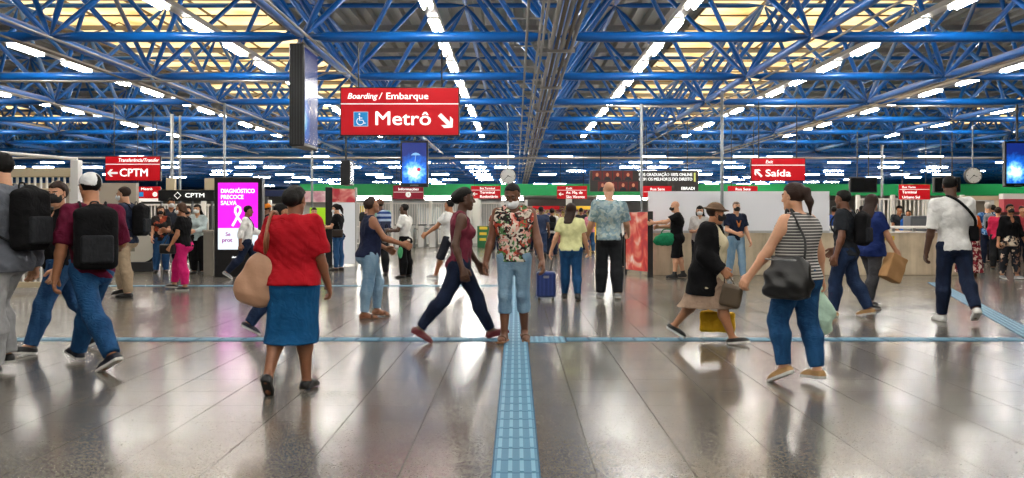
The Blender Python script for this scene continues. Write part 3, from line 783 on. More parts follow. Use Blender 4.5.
MB().box2((-.11, 0, 0), (.12, .24, 1.0), .015).build('shaft', mat('grey_stone', '#8b857a', .8, noise=.15), o); MB().box2((-.13, -.02, 1.0), (.14, .26, 1.05), .01).build('cap', mat('pale_stone', '#9d978c', .7), o)
# wall and fence behind the escalators
struct('wall_left_inner', MB().box2((fx(-60, 27), 27, 0), (fx(136, 27), 27.2, fz(183, 27))).box2((fx(70, 27), 26.96, 1.6), (fx(136, 27), 27, 1.66)), mat('beige_grey_wall', '#a39d92', .7, noise=.1, nscale=1.5))
def bar_fence(u0, u1, d, ztop, step, label, m, r=.02, rails=(.12, -.06), posts=0):
    o = thing('bar_fence', label, 'fence', (fx(u0, d), d, 0)); w = fx(u1, d)-fx(u0, d)
    for z in rails: MB().box2((0, -.03, (z if z > 0 else ztop+z)-.03), (w, .03, (z if z > 0 else ztop+z)+.03)).build('rail', m, o)
    n = int(w/step)
    for k in range(n+1):
        x = k*w/n; MB().tube([(x, 0, .1), (x, 0, ztop-.03)], r, 6).build('bar', m, o)
    for k in range(posts+1 if posts else 0): MB().box2((k*w/posts-.07, -.07, 0), (k*w/posts+.07, .07, ztop+.1), .01).build('post', m, o)
    return o
bar_fence(138, 335, 30, fz(203, 30), .11, 'white bar fence behind the escalators and the pink totem', M_whitep, .022, posts=3)
bar_fence(352, 470, 42, fz(202, 42), .11, 'tall white bar fence under the maroon information sign', M_whitep, .02, (.12, -.06, .9), 3)
bar_fence(479, 526, 42, fz(202, 42), .11, 'tall white bar fence under the bus terminal sign with arrow', M_whitep, .02, (.12, -.06, .9), 2)
bar_fence(858, 962, 34, fz(197.5, 34), .16, 'white bar fence behind the officers and the parapet', M_whitep, .03, (.12, -.06), 3)
for u, lab in ((475, 'white column beside the green cabinet'), (569, 'white column under the red street exit sign')):
    o = thing('white_column', lab, 'column', (fx(u, 42.4), 42.4, 0)); MB().box2((-.14, -.1, 0), (.14, .1, 2.4), .02).build('shaft', M_whitep, o); MB().box2((-.2, -.16, 0), (.2, .16, .12), .02).build('base', M_grey, o)
# green fascia with lamps below it
gz0, gz1 = fz(195.5, 42.6), fz(184, 42.6)
fo = MB().box2((fx(300, 42.6), 42.6, gz0), (fx(1040, 42.6), 43.4, gz1)).box2((fx(300, 42.6), 42.56, gz0), (fx(1040, 42.6), 42.6, gz0+.08))
struct('trim_3', fo, mat('green_fascia_paint', '#0c8a4a', .4, noise=.1, nscale=1))
struct('trim_4', MB().box2((fx(300, 42.6), 43.4, gz0), (fx(1040, 42.6), 56, gz0+.06)), mat('white_soffit', '#d6d6d2', .7))
for ua, ub, lab in ((338, 392, 'bright tube lamp under the green fascia, above the panel stand'), (424, 470, 'bright tube lamp under the green fascia, beside the information sign'), (501, 524, 'short bright tube lamp under the green fascia behind the clock'), (596, 648, 'bright tube lamp under the green fascia beside the bald man')):
    o = thing('fascia_lamp', lab, 'lamp', (fx((ua+ub)/2, 43.6), 43.6, gz0-.13)); L = (fx(ub, 43.6)-fx(ua, 43.6))/2
    MB().box2((-L, -.06, .06), (L, .08, .13)).build('housing', M_whitep, o); MB().tube([(-L+.05, 0, 0), (L-.05, 0, 0)], .06, 8).build('tube', M_tube, o)
struct('wall_back_inner', MB().box2((fx(300, 55), 55, 0), (fx(1060, 55), 55.2, gz0)), mat('pale_shop_wall', '#c4c6c6', .6, noise=.15, nscale=.8))
# panels seen through the fence
for i, (u0, u1, v0, v1, c, lab) in enumerate([(418, 441, 208, 243, '#b9bcc2', 'light grey panel fixed behind the bar fence'), (360, 372, 206, 226, '#d9c23a', 'yellow notice board behind the bar fence')]):
    d = 43.0; o = thing('notice_panel', lab, 'panel', (fx((u0+u1)/2, d), d, 0)); w = (fx(u1, d)-fx(u0, d))/2
    MB().box2((-w, 0, fz(v1, d)), (w, .06, fz(v0, d)), .01).build('board', mat('panel_%d' % i, c, .5), o)
    for s in (-1, 1): MB().box2((s*w*.8-.03, .06, 0), (s*w*.8+.03, .1, fz(v0, d)-.1)).build('leg', M_grey, o)
# turnstiles
for i in range(7):
    u = 398+i*11.5; d = 39.5
    if i == 0:
        t0 = thing('turnstile', 'grey turnstile in the row before the bar fence', 'turnstile', (fx(u, d), d, 0), 0, 'turnstiles before the bar fence')
        MB().box2((-.14, 0, 0), (.14, 1.1, .98), .04).build('cabinet', M_grey, t0); MB().box2((-.15, -.01, .98), (.15, 1.11, 1.02), .01).build('lid', M_dark, t0)
        MB().tube([(.14, .5, .85), (.31, .5, .8)], .02, 8).build('arm', M_steel, t0)
    else: dup(t0, (fx(u, d), d, 0))
# green cabinet
d = 40; o = thing('green_cabinet', 'dark green cabinet with yellow stickers beside the white column', 'cabinet', (fx(484, d), d, 0))
MB().box2((-.3, 0, 0), (.3, .4, fz(226, d)), .02).build('body', mat('dark_green_paint', '#1f6a3c', .5), o)
for z in (.3, .55, .8): MB().box2((-.2, -.01, z), (.05+z*.12, 0, z+.12)).build('sticker', mat('yellow_sticker', '#e2c33a', .6), o)
# snack kiosk
d = 47.0; o = thing('snack_kiosk', 'snack kiosk with dark fascia and red and yellow bands', 'kiosk', (fx(560, d), d, 0)); xa, xb = fx(523, d)-fx(560, d), fx(596, d)-fx(560, d)
MB().box2((xa, 0, fz(206, d)), (xb, 2.5, fz(198.5, d)), .01).build('fascia', mat('dark_brown_fascia', '#3a322d', .5), o)
MB().box2((xa+.5, -.05, fz(209.5, d)), (xa+1.9, .05, fz(206, d))).build('red_band', M_red, o)
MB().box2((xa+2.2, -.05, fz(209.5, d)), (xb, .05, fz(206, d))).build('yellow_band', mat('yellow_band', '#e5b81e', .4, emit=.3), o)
MB().box2((xb-.3, -.06, 0), (xb, .2, fz(206, d))).build('yellow_post', mat('yellow_band', '#e5b81e', .4), o)
MB().box2((xa, -.3, 0), (xb-.3, .3, 1.0), .02).build('counter', mat('counter_front', '#7d3a3a', .5), o)
MB().box2((xa, 1.2, 1.0), (xb, 1.3, fz(206, d))).build('goods_display', print_mat('goods_print', [(.3, '#5b2c5e'), (.42, '#c9b04a'), (.5, '#d9d2cc'), (.6, '#b23b3b'), (.7, '#3a5f8a')], 5), o)
# kiosk with pink fascia and dark blue awning board
d = 28.5; o = thing('pink_kiosk', 'kiosk with pale pink fascia behind the woman in red', 'kiosk', (fx(295, d), d, 0)); xa, xb = fx(302, d)-fx(295, d), fx(327, d)-fx(295, d)
MB().box2((xa, 0, fz(202, d)), (xb, .3, fz(191, d))).build('fascia', print_mat('pink_fascia', [(.4, '#c58a98'), (.6, '#e6c8cc')], 3), o)
MB().box2((xa, .3, 0), (xb, .5, fz(202, d))).build('back_panel', M_grey, o)
o = thing('awning_board', 'dark blue board on posts behind the pink advertising totem', 'board', (fx(283, 27.5), 27.5, 0)); w = fx(301, 27.5)-fx(283, 27.5)
MB().box2((-w, 0, fz(196.5, 27.5)), (w, .12, fz(190, 27.5)), .01).build('board', mat('navy_board', '#17264f', .4), o)
for s in (-.9, .9): MB().tube([(s*w, .06, 0), (s*w, .06, fz(194, 27.5))], .03, 8).build('post', M_steel, o)
# green display board by the queue
o = thing('lime_banner', 'lime green banner behind the woman in the patterned dress', 'banner', (fx(320, 26), 26, 0))
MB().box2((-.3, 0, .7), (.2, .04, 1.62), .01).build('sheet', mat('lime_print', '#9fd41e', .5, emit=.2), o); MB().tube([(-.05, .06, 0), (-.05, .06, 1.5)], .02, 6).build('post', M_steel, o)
# door portal and red kiosk on the right
d = 30.0; o = thing('door_portal', 'beige door portal behind the crowd near the patterned trousers', 'portal', (fx(984, d), d, 0)); w = 16/F*d
for s in (-1, 1): MB().box2((s*w-.09, 0, 0), (s*w+.09, .2, fz(196, d)), .01).build('jamb', M_beige, o)
MB().box2((-w, 0, fz(200, d)), (w, .2, fz(196, d))).build('lintel', M_beige, o); MB().box2((-w+.1, .15, 0), (w*.2, .2, fz(201, d))).build('leaf', mat('grey_brown_door', '#7b7466', .6), o)
d = 28.0; o = thing('red_kiosk', 'kiosk with white top and dusty red fascia at the hall side', 'kiosk', (fx(1018, d), d, 0)); xa, xb = fx(1004, d)-fx(1018, d), fx(1060, d)-fx(1018, d)
MB().box2((xa, 0, fz(212, d)), (xb, .3, fz(199, d))).build('fascia', mat('dusty_red', '#b0424c', .5, emit=.08), o)
MB().box2((xa, .05, fz(199, d)), (xb, .3, fz(193.5, d))).build('top_band', M_whitep, o)
MB().box2((xa, .3, 0), (xb, 1.5, fz(212, d))).build('body', mat('kiosk_body', '#6a5a58', .6), o)
# ------------------------------------------------------------------ soft-body modelling: smooth-blended solids -> one continuous surface
f32 = np.float32
def V(*a): return np.array(a, dtype=np.float64)
def unit(v): return v/max(1e-9, np.linalg.norm(v))
class Solid:
    """list of primitives (function, lo, hi, blend, op)"""
    def __init__(s): s.p = []
    def cap(s, a, b, ra, rb, k=.02, flat=None, cut=None, op='u'):
        """tapered capsule; flat=(axis, factor) squeezes it along an axis; cut=(point, normal) trims it"""
        a, b = np.asarray(a, float), np.asarray(b, float); R = max(ra, rb)
        ab = b-a; L2 = max(1e-9, ab@ab)
        def fn(X, Y, Z):
            px, py, pz = X-a[0], Y-a[1], Z-a[2]
            t = np.clip((px*ab[0]+py*ab[1]+pz*ab[2])/L2, 0, 1)
            dx, dy, dz = px-t*ab[0], py-t*ab[1], pz-t*ab[2]
            d2 = dx*dx+dy*dy+dz*dz
            if flat is not None:
                n, q = flat; c = dx*n[0]+dy*n[1]+dz*n[2]; d2 = d2+c*c*(1/(q*q)-1)
            d = np.sqrt(d2)-(ra+(rb-ra)*t)
            if cut is not None:
                c0, n0 = cut; d = np.maximum(d, (X-c0[0])*n0[0]+(Y-c0[1])*n0[1]+(Z-c0[2])*n0[2])
            return d
        s.p.append((fn, np.minimum(a, b)-R, np.maximum(a, b)+R, k, op)); return s
    def ell(s, c, r, R=None, k=.02, op='u', cut=None):
        c = np.asarray(c, float); r = np.asarray(r, float); R = np.eye(3) if R is None else R   # columns are the axes
        ext = np.abs(R) @ r
        def fn(X, Y, Z):
            px, py, pz = X-c[0], Y-c[1], Z-c[2]
            q = [(px*R[0, i]+py*R[1, i]+pz*R[2, i])/r[i] for i in range(3)]
            k0 = np.sqrt(q[0]**2+q[1]**2+q[2]**2); k1 = np.sqrt((q[0]/r[0])**2+(q[1]/r[1])**2+(q[2]/r[2])**2)
            d = k0*(k0-1)/np.maximum(k1, 1e-6)
            if cut is not None:
                for c0, n0 in cut: d = np.maximum(d, (X-c0[0])*n0[0]+(Y-c0[1])*n0[1]+(Z-c0[2])*n0[2])
            return d
        s.p.append((fn, c-ext, c+ext, k, op)); return s
    def box(s, c, h, R=None, r=.02, k=.0, op='u'):
        c = np.asarray(c, float); h = np.asarray(h, float)-r; R = np.eye(3) if R is None else R
        ext = np.abs(R) @ (h+r)
        def fn(X, Y, Z):
            px, py, pz = X-c[0], Y-c[1], Z-c[2]
            q = [np.abs(px*R[0, i]+py*R[1, i]+pz*R[2, i])-h[i] for i in range(3)]
            return np.sqrt(sum(np.maximum(x, 0)**2 for x in q))+np.minimum(np.maximum(np.maximum(q[0], q[1]), q[2]), 0)-r
        s.p.append((fn, c-ext, c+ext, k, op)); return s
    def prof(s, o, R, zs, ws, ds, ys=None, k=.02, cuts=(), pw=2.2):
        """stack of ovals along the third axis of R"""
        o = np.asarray(o, float); zs, ws, ds = map(np.asarray, (zs, ws, ds)); ys = np.zeros(len(zs)) if ys is None else np.asarray(ys)
        W, D = ws.max(), ds.max()+np.abs(ys).max()
        cs = np.array([o+R@V(i*W, j*D, zz) for i in (-1, 1) for j in (-1, 1) for zz in (zs[0], zs[-1])])
        def fn(X, Y, Z):
            px, py, pz = X-o[0], Y-o[1], Z-o[2]
            x = px*R[0, 0]+py*R[1, 0]+pz*R[2, 0]; y = px*R[0, 1]+py*R[1, 1]+pz*R[2, 1]; z = px*R[0, 2]+py*R[1, 2]+pz*R[2, 2]
            zc = np.clip(z, zs[0], zs[-1])
            w = np.interp(zc, zs, ws); d = np.interp(zc, zs, ds); yo = np.interp(zc, zs, ys)
            rho = (np.abs(x/w)**pw+np.abs((y-yo)/d)**pw)**(1/pw)
            e = (rho-1)*np.minimum(w, d)
            dz = np.maximum(np.maximum(zs[0]-z, z-zs[-1]), 0)
            e = np.where(dz > 0, np.sqrt(np.maximum(e, 0)**2+dz*dz), e)
            for c0, n0 in cuts: e = np.maximum(e, (X-c0[0])*n0[0]+(Y-c0[1])*n0[1]+(Z-c0[2])*n0[2])
            return e
        s.p.append((fn, cs.min(0), cs.max(0), k, 'u')); return s
    def mesh(s, h, infl=0., cuts=(), wrinkle=0., seed=0, wdir=(1, 1, 1)):
        P = [p for p in s.p if p[4] == 'u']
        lo = np.min([p[1] for p in P], 0)-infl-3*h-wrinkle; hi = np.max([p[2] for p in P], 0)+infl+3*h+wrinkle
        n = np.ceil((hi-lo)/h).astype(int)+1
        ax = [lo[i]+h*np.arange(n[i]) for i in range(3)]
        Fd = np.full(n, .3, f32)
        for fn, a, b, k, op in s.p:
            m = max(k, .0)+infl+2.5*h
            i0 = np.maximum(0, np.floor((a-m-lo)/h).astype(int)); i1 = np.minimum(n, np.ceil((b+m-lo)/h).astype(int)+1)
            if (i1 <= i0).any(): continue
            X = ax[0][i0[0]:i1[0], None, None]; Y = ax[1][None, i0[1]:i1[1], None]; Z = ax[2][None, None, i0[2]:i1[2]]
            d = np.broadcast_to(fn(X, Y, Z), i1-i0).astype(f32)
            sl = tuple(slice(q, r) for q, r in zip(i0, i1)); blk = Fd[sl]
            if op == 'u':
                if k > 0:
                    hh = np.maximum(k-np.abs(blk-d), 0)/k; Fd[sl] = np.minimum(blk, d)-hh*hh*k*.25
                else: Fd[sl] = np.minimum(blk, d)
            else:
                if k > 0:
                    hh = np.maximum(k-np.abs(blk+d), 0)/k; Fd[sl] = np.maximum(blk, -d)+hh*hh*k*.25
                else: Fd[sl] = np.maximum(blk, -d)
        if infl: Fd -= f32(infl)
        X = ax[0][:, None, None]; Y = ax[1][None, :, None]; Z = ax[2][None, None, :]
        if wrinkle:
            rs = np.random.RandomState(seed); w = 0
            for q in range(5):
                kx, ky, kz = rs.normal(size=3)*np.array(wdir)*(14+7*q); ph = rs.uniform(0, 6.28)
                w = w+np.sin(kx*X+ky*Y+kz*Z+ph+1.5*np.sin(9*Z+ph))/(1+.4*q)
            Fd += (w*wrinkle*.5).astype(f32)
        for c0, n0 in cuts: Fd = np.maximum(Fd, ((X-c0[0])*n0[0]+(Y-c0[1])*n0[1]+(Z-c0[2])*n0[2]).astype(f32))
        return surface_nets(Fd, lo, h)

def surface_nets(Fd, lo, h):
    Fd[0], Fd[-1] = .3, .3; Fd[:, 0], Fd[:, -1] = .3, .3; Fd[:, :, 0], Fd[:, :, -1] = .3, .3
    S = Fd < 0; n = np.array(Fd.shape)
    c = np.zeros(n-1, np.int8)
    for i in (0, 1):
        for j in (0, 1):
            for k in (0, 1): c += S[i:n[0]-1+i, j:n[1]-1+j, k:n[2]-1+k]
    act = np.argwhere((c > 0) & (c < 8)); m = len(act)
    if m == 0: return np.zeros((0, 3)), np.zeros((0, 4), int)
    idx = np.full(n-1, -1, np.int64); idx[tuple(act.T)] = np.arange(m)
    acc = np.zeros((m, 3)); cnt = np.zeros(m)
    cor = {(i, j, k): Fd[act[:, 0]+i, act[:, 1]+j, act[:, 2]+k] for i in (0, 1) for j in (0, 1) for k in (0, 1)}
    for a in cor:
        for d in range(3):
            if a[d]: continue
            b = list(a); b[d] = 1; b = tuple(b); fa, fb = cor[a], cor[b]
            x = (fa < 0) != (fb < 0)
            t = np.where(x, fa/np.where(x, fa-fb, 1), 0)
            p = np.zeros((m, 3)); p[:] = a; p[:, d] += t
            acc += p*x[:, None]; cnt += x
    verts = lo+h*(act+acc/cnt[:, None])
    quads = []
    for d in range(3):
        sl0 = [slice(None)]*3; sl1 = [slice(None)]*3; sl0[d] = slice(0, -1); sl1[d] = slice(1, None)
        A, B = S[tuple(sl0)], S[tuple(sl1)]
        e = np.argwhere(A != B); u, w = (d+1) % 3, (d+2) % 3
        e = e[(e[:, u] > 0) & (e[:, w] > 0) & (e[:, u] < n[u]-1) & (e[:, w] < n[w]-1)]
        fl = A[tuple(e.T)]
        def at(du, dw):
            q = e.copy(); q[:, u] -= du; q[:, w] -= dw; return idx[tuple(q.T)]
        Q = np.stack([at(1, 1), at(0, 1), at(0, 0), at(1, 0)], 1)
        Q[~fl] = Q[~fl][:, ::-1]; quads.append(Q)
    return verts, np.concatenate(quads)

def np_mesh(name, verts, quads, mats, parent=None, mi=None, smooth=True, relax=1):
    if relax and len(verts):
        for _ in range(relax):
            s = np.zeros_like(verts); c = np.zeros(len(verts))
            for i in range(4):
                for j in (1, 3):
                    np.add.at(s, quads[:, i], verts[quads[:, (i+j) % 4]]); np.add.at(c, quads[:, i], 1)
            verts = verts*.5+.5*s/np.maximum(c, 1)[:, None]
    me = bpy.data.meshes.new(name); nq = len(quads)
    me.vertices.add(len(verts)); me.vertices.foreach_set('co', verts.astype(f32).ravel())
    me.loops.add(nq*4); me.loops.foreach_set('vertex_index', quads.astype(np.int32).ravel())
    me.polygons.add(nq); me.polygons.foreach_set('loop_start', np.arange(0, nq*4, 4, dtype=np.int32)); me.polygons.foreach_set('loop_total', np.full(nq, 4, np.int32))
    for m in (mats if isinstance(mats, (list, tuple)) else [mats]): me.materials.append(m)
    if mi is not None: me.polygons.foreach_set('material_index', mi.astype(np.int32))
    if smooth: me.polygons.foreach_set('use_smooth', np.ones(nq, bool))
    me.update(); me.validate()
    return link(name, me, parent)
def rot(axis, deg):
    a = math.radians(deg); c, s = math.cos(a), math.sin(a)
    return {'x': np.array([[1, 0, 0], [0, c, -s], [0, s, c]]), 'y': np.array([[c, 0, s], [0, 1, 0], [-s, 0, c]]), 'z': np.array([[c, -s, 0], [s, c, 0], [0, 0, 1]])}[axis]

# ------------------------------------------------------------------ people
SKINS = {}
def skin(col):
    if col not in SKINS:
        t = NT('skin_'+col.lstrip('#')); c = lin(col)
        nz = t.n('ShaderNodeTexNoise', i_Scale=30.0, i_Detail=3.0); t.l(t.coords(), nz.inputs['Vector'])
        mx = t.n('ShaderNodeMix', data_type='RGBA'); t.l(nz.outputs[0], mx.inputs[0])
        mx.inputs[6].default_value = (*[q*.86 for q in c], 1); mx.inputs[7].default_value = (*[min(1, q*1.1) for q in c], 1)
        t.l(mx.outputs[2], t.b.inputs['Base Color']); t.b.inputs['Roughness'].default_value = .5
        t.b.inputs['Subsurface Weight'].default_value = .08; t.b.inputs['Subsurface Radius'].default_value = (.012, .005, .003)
        lips = mat('lips_'+col.lstrip('#'), tuple(q*255/255 for q in []) or '#8a4038', .45)
        SKINS[col] = (t.m, lips)
    return SKINS[col]
M_eye = mat('eye_white', '#e8e4de', .25); M_iris = mat('dark_iris', '#1a0f0a', .2); M_brow = mat('dark_brow', '#21150f', .8)

class Person:
    """body built from a posed skeleton in local space: +Y forward, +X the person's right"""
    def __init__(s, label, u, v, H, hd, sex='f', fat=1.0, skincol='#9a6a4c', L=(0, 0, 0, 0), R=(0, 0, 0, 0), aL=(0, 6, 12), aR=(0, 6, 12),
                 lean=0, side=0, twist=0, head=(0, 0, 0), group=None, bust=None, du=0):
        """L / R leg: thigh forward, outward, knee, foot pitch; aL / aR arm: forward, outward, elbow, forearm turned inward"""
        s.H, s.sex, s.fat, s.label, s.group = H, sex, fat, label, group
        d = fd(v); s.d = d; s.loc = V(fx(u, d), d, 0); s.rz = -math.radians(hd)
        s.skin, s.lips = skin(skincol)
        near = d < 11.2; s.vox = .0058 if near else .0085 if d < 17 else .011 if d < 23 else .014
        s.cv = .009 if near else .011 if d < 17 else .014 if d < 23 else .017
        J = s.J = {}; h = H; fem = sex == 'f'
        s.up = up = rot('z', -twist) @ rot('x', -lean) @ rot('y', side); s.T = up
        P = V(0, 0, .53*h)
        for sd, leg in ((-1, L), (1, R)):
            leg = tuple(leg)+(0,)*(4-len(leg)); a, b, k, fp = leg
            hip = P+V(sd*.050*h, 0, -.005*h)
            def dr(fa, ab): fa, ab = math.radians(fa), math.radians(ab); return V(sd*math.sin(ab), math.sin(fa)*math.cos(ab), -math.cos(fa)*math.cos(ab))
            knee = hip+.245*h*dr(a, b); ank = knee+.247*h*dr(a-k, b*.8)
            f = math.radians(fp); to = math.radians(9)*sd
            fwd = V(math.sin(to)*math.cos(f), math.cos(to)*math.cos(f), math.sin(f)); dn = V(0, math.sin(f), -math.cos(f))
            n = 'L' if sd < 0 else 'R'
            J['hip'+n], J['knee'+n], J['ank'+n], J['ff'+n], J['fd'+n] = hip, knee, ank, fwd, dn
        low = min(min((J['ank'+n]+J['fd'+n]*.039*h+J['ff'+n]*q*h)[2] for q in (-.03, .10)) for n in 'LR')
        for n in 'LR':
            for q in ('hip', 'knee', 'ank'): J[q+n] = J[q+n]-V(0, 0, low)
        s.P = P = P-V(0, 0, low)
        s.sw = sw = (.097 if fem else .110)*h*(1+.25*(fat-1))
        s.tz = lambda z: P+up@V(0, 0, (z-.53)*h)
        s.tp = lambda x, y, z: P+up@V(x*h, y*h, (z-.53)*h)          # point in torso space (fractions of height)
        for sd, arm in ((-1, aL), (1, aR)):
            arm = tuple(arm)+(0,)*(4-len(arm)); a, b, e, inw = arm; n = 'L' if sd < 0 else 'R'
            sh = P+up@V(sd*sw, -.004*h, .282*h)
            B = up @ rot('x', a) @ rot('y', -sd*b)                   # arm frame: -z down the arm, +y front
            fo = B @ rot('z', sd*inw) @ rot('x', e)
            el = sh+B@V(0, 0, -.172*h); wr = el+fo@V(0, 0, -.152*h)
            J['sh'+n], J['el'+n], J['wr'+n], J['fo'+n] = sh, el, wr, fo
        s.neck = s.tp(0, -.008, .832)
        s.Hd = up @ rot('x', lean*.7) @ rot('z', -head[0]) @ rot('x', -head[1]) @ rot('y', head[2] if len(head) > 2 else 0)
        hl = s.hl = .138*h
        s.hc = s.neck+up@V(0, .012*h, .035*h)+s.Hd@V(0, .10*hl, .52*hl)   # head centre
        s.hp = lambda x, y, z: s.hc+s.Hd@(V(x, y, z)*hl)
        J['hand'] = {}
        s.kids = []
    # ---------------- primitives shared by body and clothes
    def torso_profile(s, loose=0.):
        f, fem = s.fat, s.sex == 'f'
        z = np.array([.455, .485, .52, .56, .60, .645, .69, .735, .78, .815, .84])
        if fem: w = np.array([.050, .088, .104, .101, .086, .082, .088, .094, .092, .070, .036]); d = np.array([.045, .070, .076, .068, .058, .056, .060, .066, .062, .050, .035])
        else: w = np.array([.050, .084, .094, .092, .087, .088, .096, .104, .102, .078, .040]); d = np.array([.045, .066, .070, .065, .062, .064, .070, .074, .067, .052, .037])
        y = np.array([0, -.004, -.008, -.002, .006, .006, .0, -.004, -.006, -.010, -.010])
        g = np.array([1, 1, 1, 1.15, 1.3, 1.25, 1.1, 1, .9, .7, .5]); k = 1+(f-1)*g
        w, d = w*k, d*(1+(f-1)*g*1.25)
        if loose:
            wm, dm = w.copy(), d.copy()
            wm[4:7] = np.maximum(wm[4:7], w[3]*.95); dm[4:7] = np.maximum(dm[4:7], d[3]*1.0)
            w, d = w+(wm-w)*loose, d+(dm-d)*loose
        return z, w, d, y
    def add_torso(s, S, z0=.40, z1=.9, infl=0., loose=0.):
        z, w, d, y = s.torso_profile(loose); h = s.H
        zz = np.linspace(max(z0, z[0]), min(z1, z[-1]), 28)
        I = lambda q: np.interp(zz, z, q)
        S.prof(s.P, s.T, (zz-.53)*h, I(w)*h+infl, I(d)*h+infl, I(y)*h, k=.03)
        return S
    def add_chest(s, S, infl=0., arms=True):
        h = s.H
        if s.sex == 'f':
            for q in (-1, 1): S.ell(s.tp(q*.042, .052*s.fat, .722), (V(.038, .036, .040)*s.fat*h+infl), s.T, k=.03)
        for q, n in ((-1, 'L'), (1, 'R')):
            S.cap(s.tp(q*.02, -.012, .825), s.J['sh'+n]+s.T@V(-q*.01*h, 0, .004*h), .030*h+infl, .029*h+infl, k=.04)
            S.ell(s.J['sh'+n]+s.T@V(-q*.012*h, -.002*h, -.045*h), V(.04, .045, .05)*h*(.8+.2*s.fat)+infl, s.T, k=.05)
        return S
    def add_glutes(s, S, infl=0.):
        h = s.H; f = s.fat
        for q in (-1, 1): S.ell(s.tp(q*.042, -.045*f, .505), V(.047, .046, .052)*h*(.4+.6*f)+infl, s.T, k=.04)
        return S
    def arm_r(s): return (.0255, .0225, .0155) if s.sex == 'f' else (.029, .025, .0175)
    def add_arm(s, S, n, frac=2.0, infl=0., cuffloose=0., k=.03, flare=0.):
        """frac: 0..1 up to the elbow, 1..2 to the wrist"""
        h, J = s.H, s.J; a, b, c = (q*h*(1+.5*(s.fat-1)) for q in s.arm_r()); sh, el, wr = J['sh'+n], J['el'+n], J['wr'+n]
        if frac <= 1:
            e = sh+(el-sh)*frac; r = a+(b-a)*frac; u = unit(el-sh)
            S.cap(sh, e+u*.05, a*1.05+infl, r+infl+flare, k, cut=(e, u))
        else:
            S.cap(sh, el, a*1.05+infl, b+infl, k)
            e = el+(wr-el)*(frac-1); u = unit(wr-el); mid = el+(wr-el)*.28
            S.cap(el, mid, b+infl, b*1.02+infl, k)
            S.cap(mid, e+u*.03, b*1.02+infl, (b+(c-b)*min(1, (frac-1.28)/.72) if frac > 1.28 else b)+infl+cuffloose, k, cut=(e, u) if infl else None)
        return S
    def add_leg(s, S, n, frac=2.0, infl=0., loose=0., bare=False, k=.035):
        h, J = s.H, s.J; f = s.fat; hip, knee, ank = J['hip'+n], J['knee'+n], J['ank'+n]; t0 = (.056 if s.sex == 'f' else .052)*h*f; t1 = .034*h*(.6+.4*f); an = .0205*h
        q = -1 if n == 'L' else 1
        top = hip+V(q*.004*h, 0, -.01*h)
        if frac <= 1:
            e = hip+(knee-hip)*frac; u = unit(knee-hip); S.cap(top, e+u*.05, t0+infl, t0+(t1-t0)*frac+infl+loose, k, cut=(e, u)); return S
        e = knee+(ank-knee)*(frac-1); u = unit(ank-knee)
        S.cap(top, knee, t0+infl, t1+infl+loose*.6, k, cut=(e, u) if frac < 1.2 else None); calf = knee+(ank-knee)*.30-s.shank_front(n)*.010*h
        g = frac-1
        S.cap(knee, calf, t1+infl+loose*.6, .035*h*(.6+.4*f)+infl+loose, k, cut=(e, u) if g <= .3 else None)
        if g > .3:
            r1 = an+infl+loose if g > .95 else .035*h+(an-.035*h)*(g-.3)/.7+infl+loose
            S.cap(calf, e+u*(.04 if infl else 0), .035*h*(.6+.4*f)+infl+loose, r1, k, cut=(e, u) if infl else None)
        return S
    def shank_front(s, n):
        u = unit(s.J['ank'+n]-s.J['knee'+n]); f = V(0, 1, 0); return unit(f-u*(f@u))
    def add_foot(s, S, n, infl=0.):
        h, J = s.H, s.J; a, f, d = J['ank'+n], J['ff'+n], J['fd'+n]
        heel = a+d*.018*h-f*.022*h; ball = a+d*.022*h+f*.068*h; toe = a+d*.026*h+f*.100*h
        cut = None
        S.cap(a, heel, .021*h+infl, .019*h+infl, .02)
        S.cap(heel, ball, .0195*h+infl, .0165*h+infl, .02); side = np.cross(f, d)
        S.ell(ball, V(.025*h+infl, .032*h+infl, .0155*h+infl), np.stack([side, f, -d], 1), k=.015)
        S.cap(ball, toe, .0165*h+infl, .0115*h+infl, .02)
        S.cap(a+f*.005*h, ball, .02*h+infl, .012*h+infl, .02)
        return S
    def add_head(s, S):
        h = s.hl; p = s.hp; R = s.Hd; fem = s.sex == 'f'
        S.cap(s.tp(0, -.006, .80), s.hp(0, -.10, -.22), (.031 if fem else .036)*s.H*(.7+.3*s.fat), (.029 if fem else .034)*s.H*(.7+.3*s.fat), .03)
        S.ell(p(0, -.08, .14), V(.325, .40, .36)*h, R, k=.01)
        S.ell(p(0, .085, -.13), V(.262 if fem else .275, .285, .35)*h, R, k=.03)
        S.cap(p(-.05, .27, -.41), p(.05, .27, -.41), .075*h, .075*h, .03)
        for q in (-1, 1):
            S.cap(p(q*.235, .0, -.22), p(q*.07, .25, -.42), .06*h, .06*h, .03)
            S.ell(p(q*.17, .24, -.09), V(.085, .085, .08)*h, R, k=.02)
            S.ell(p(q*.135, .385, .045), V(.08, .045, .045)*h, R, k=.015, op='s')
        S.cap(p(-.16, .31, .115), p(.16, .31, .115), .045*h, .045*h, .012)
        for q in (-1, 1): S.ell(p(q*.135, .295, .04), V(.07, .07, .062)*h, R, k=.004)
        S.cap(p(0, .345, .06), p(0, .44, -.10), .034*h, .052*h, .012)
        for q in (-1, 1): S.ell(p(q*.055, .395, -.115), V(.04, .045, .035)*h, R, k=.008)
        S.cap(p(-.075, .345, -.225), p(.075, .345, -.225), .03*h, .03*h, .006); S.cap(p(-.055, .345, -.275), p(.055, .345, -.275), .036*h, .036*h, .006)
        for q in (-1, 1):
            S.ell(p(q*.335, -.03, .0), V(.035, .085, .135)*h, R@rot('z', q*-18), k=.006)
            S.ell(p(q*.365, .0, .01), V(.02, .045, .075)*h, R@rot('z', q*-18), k=.004, op='s')
        return S
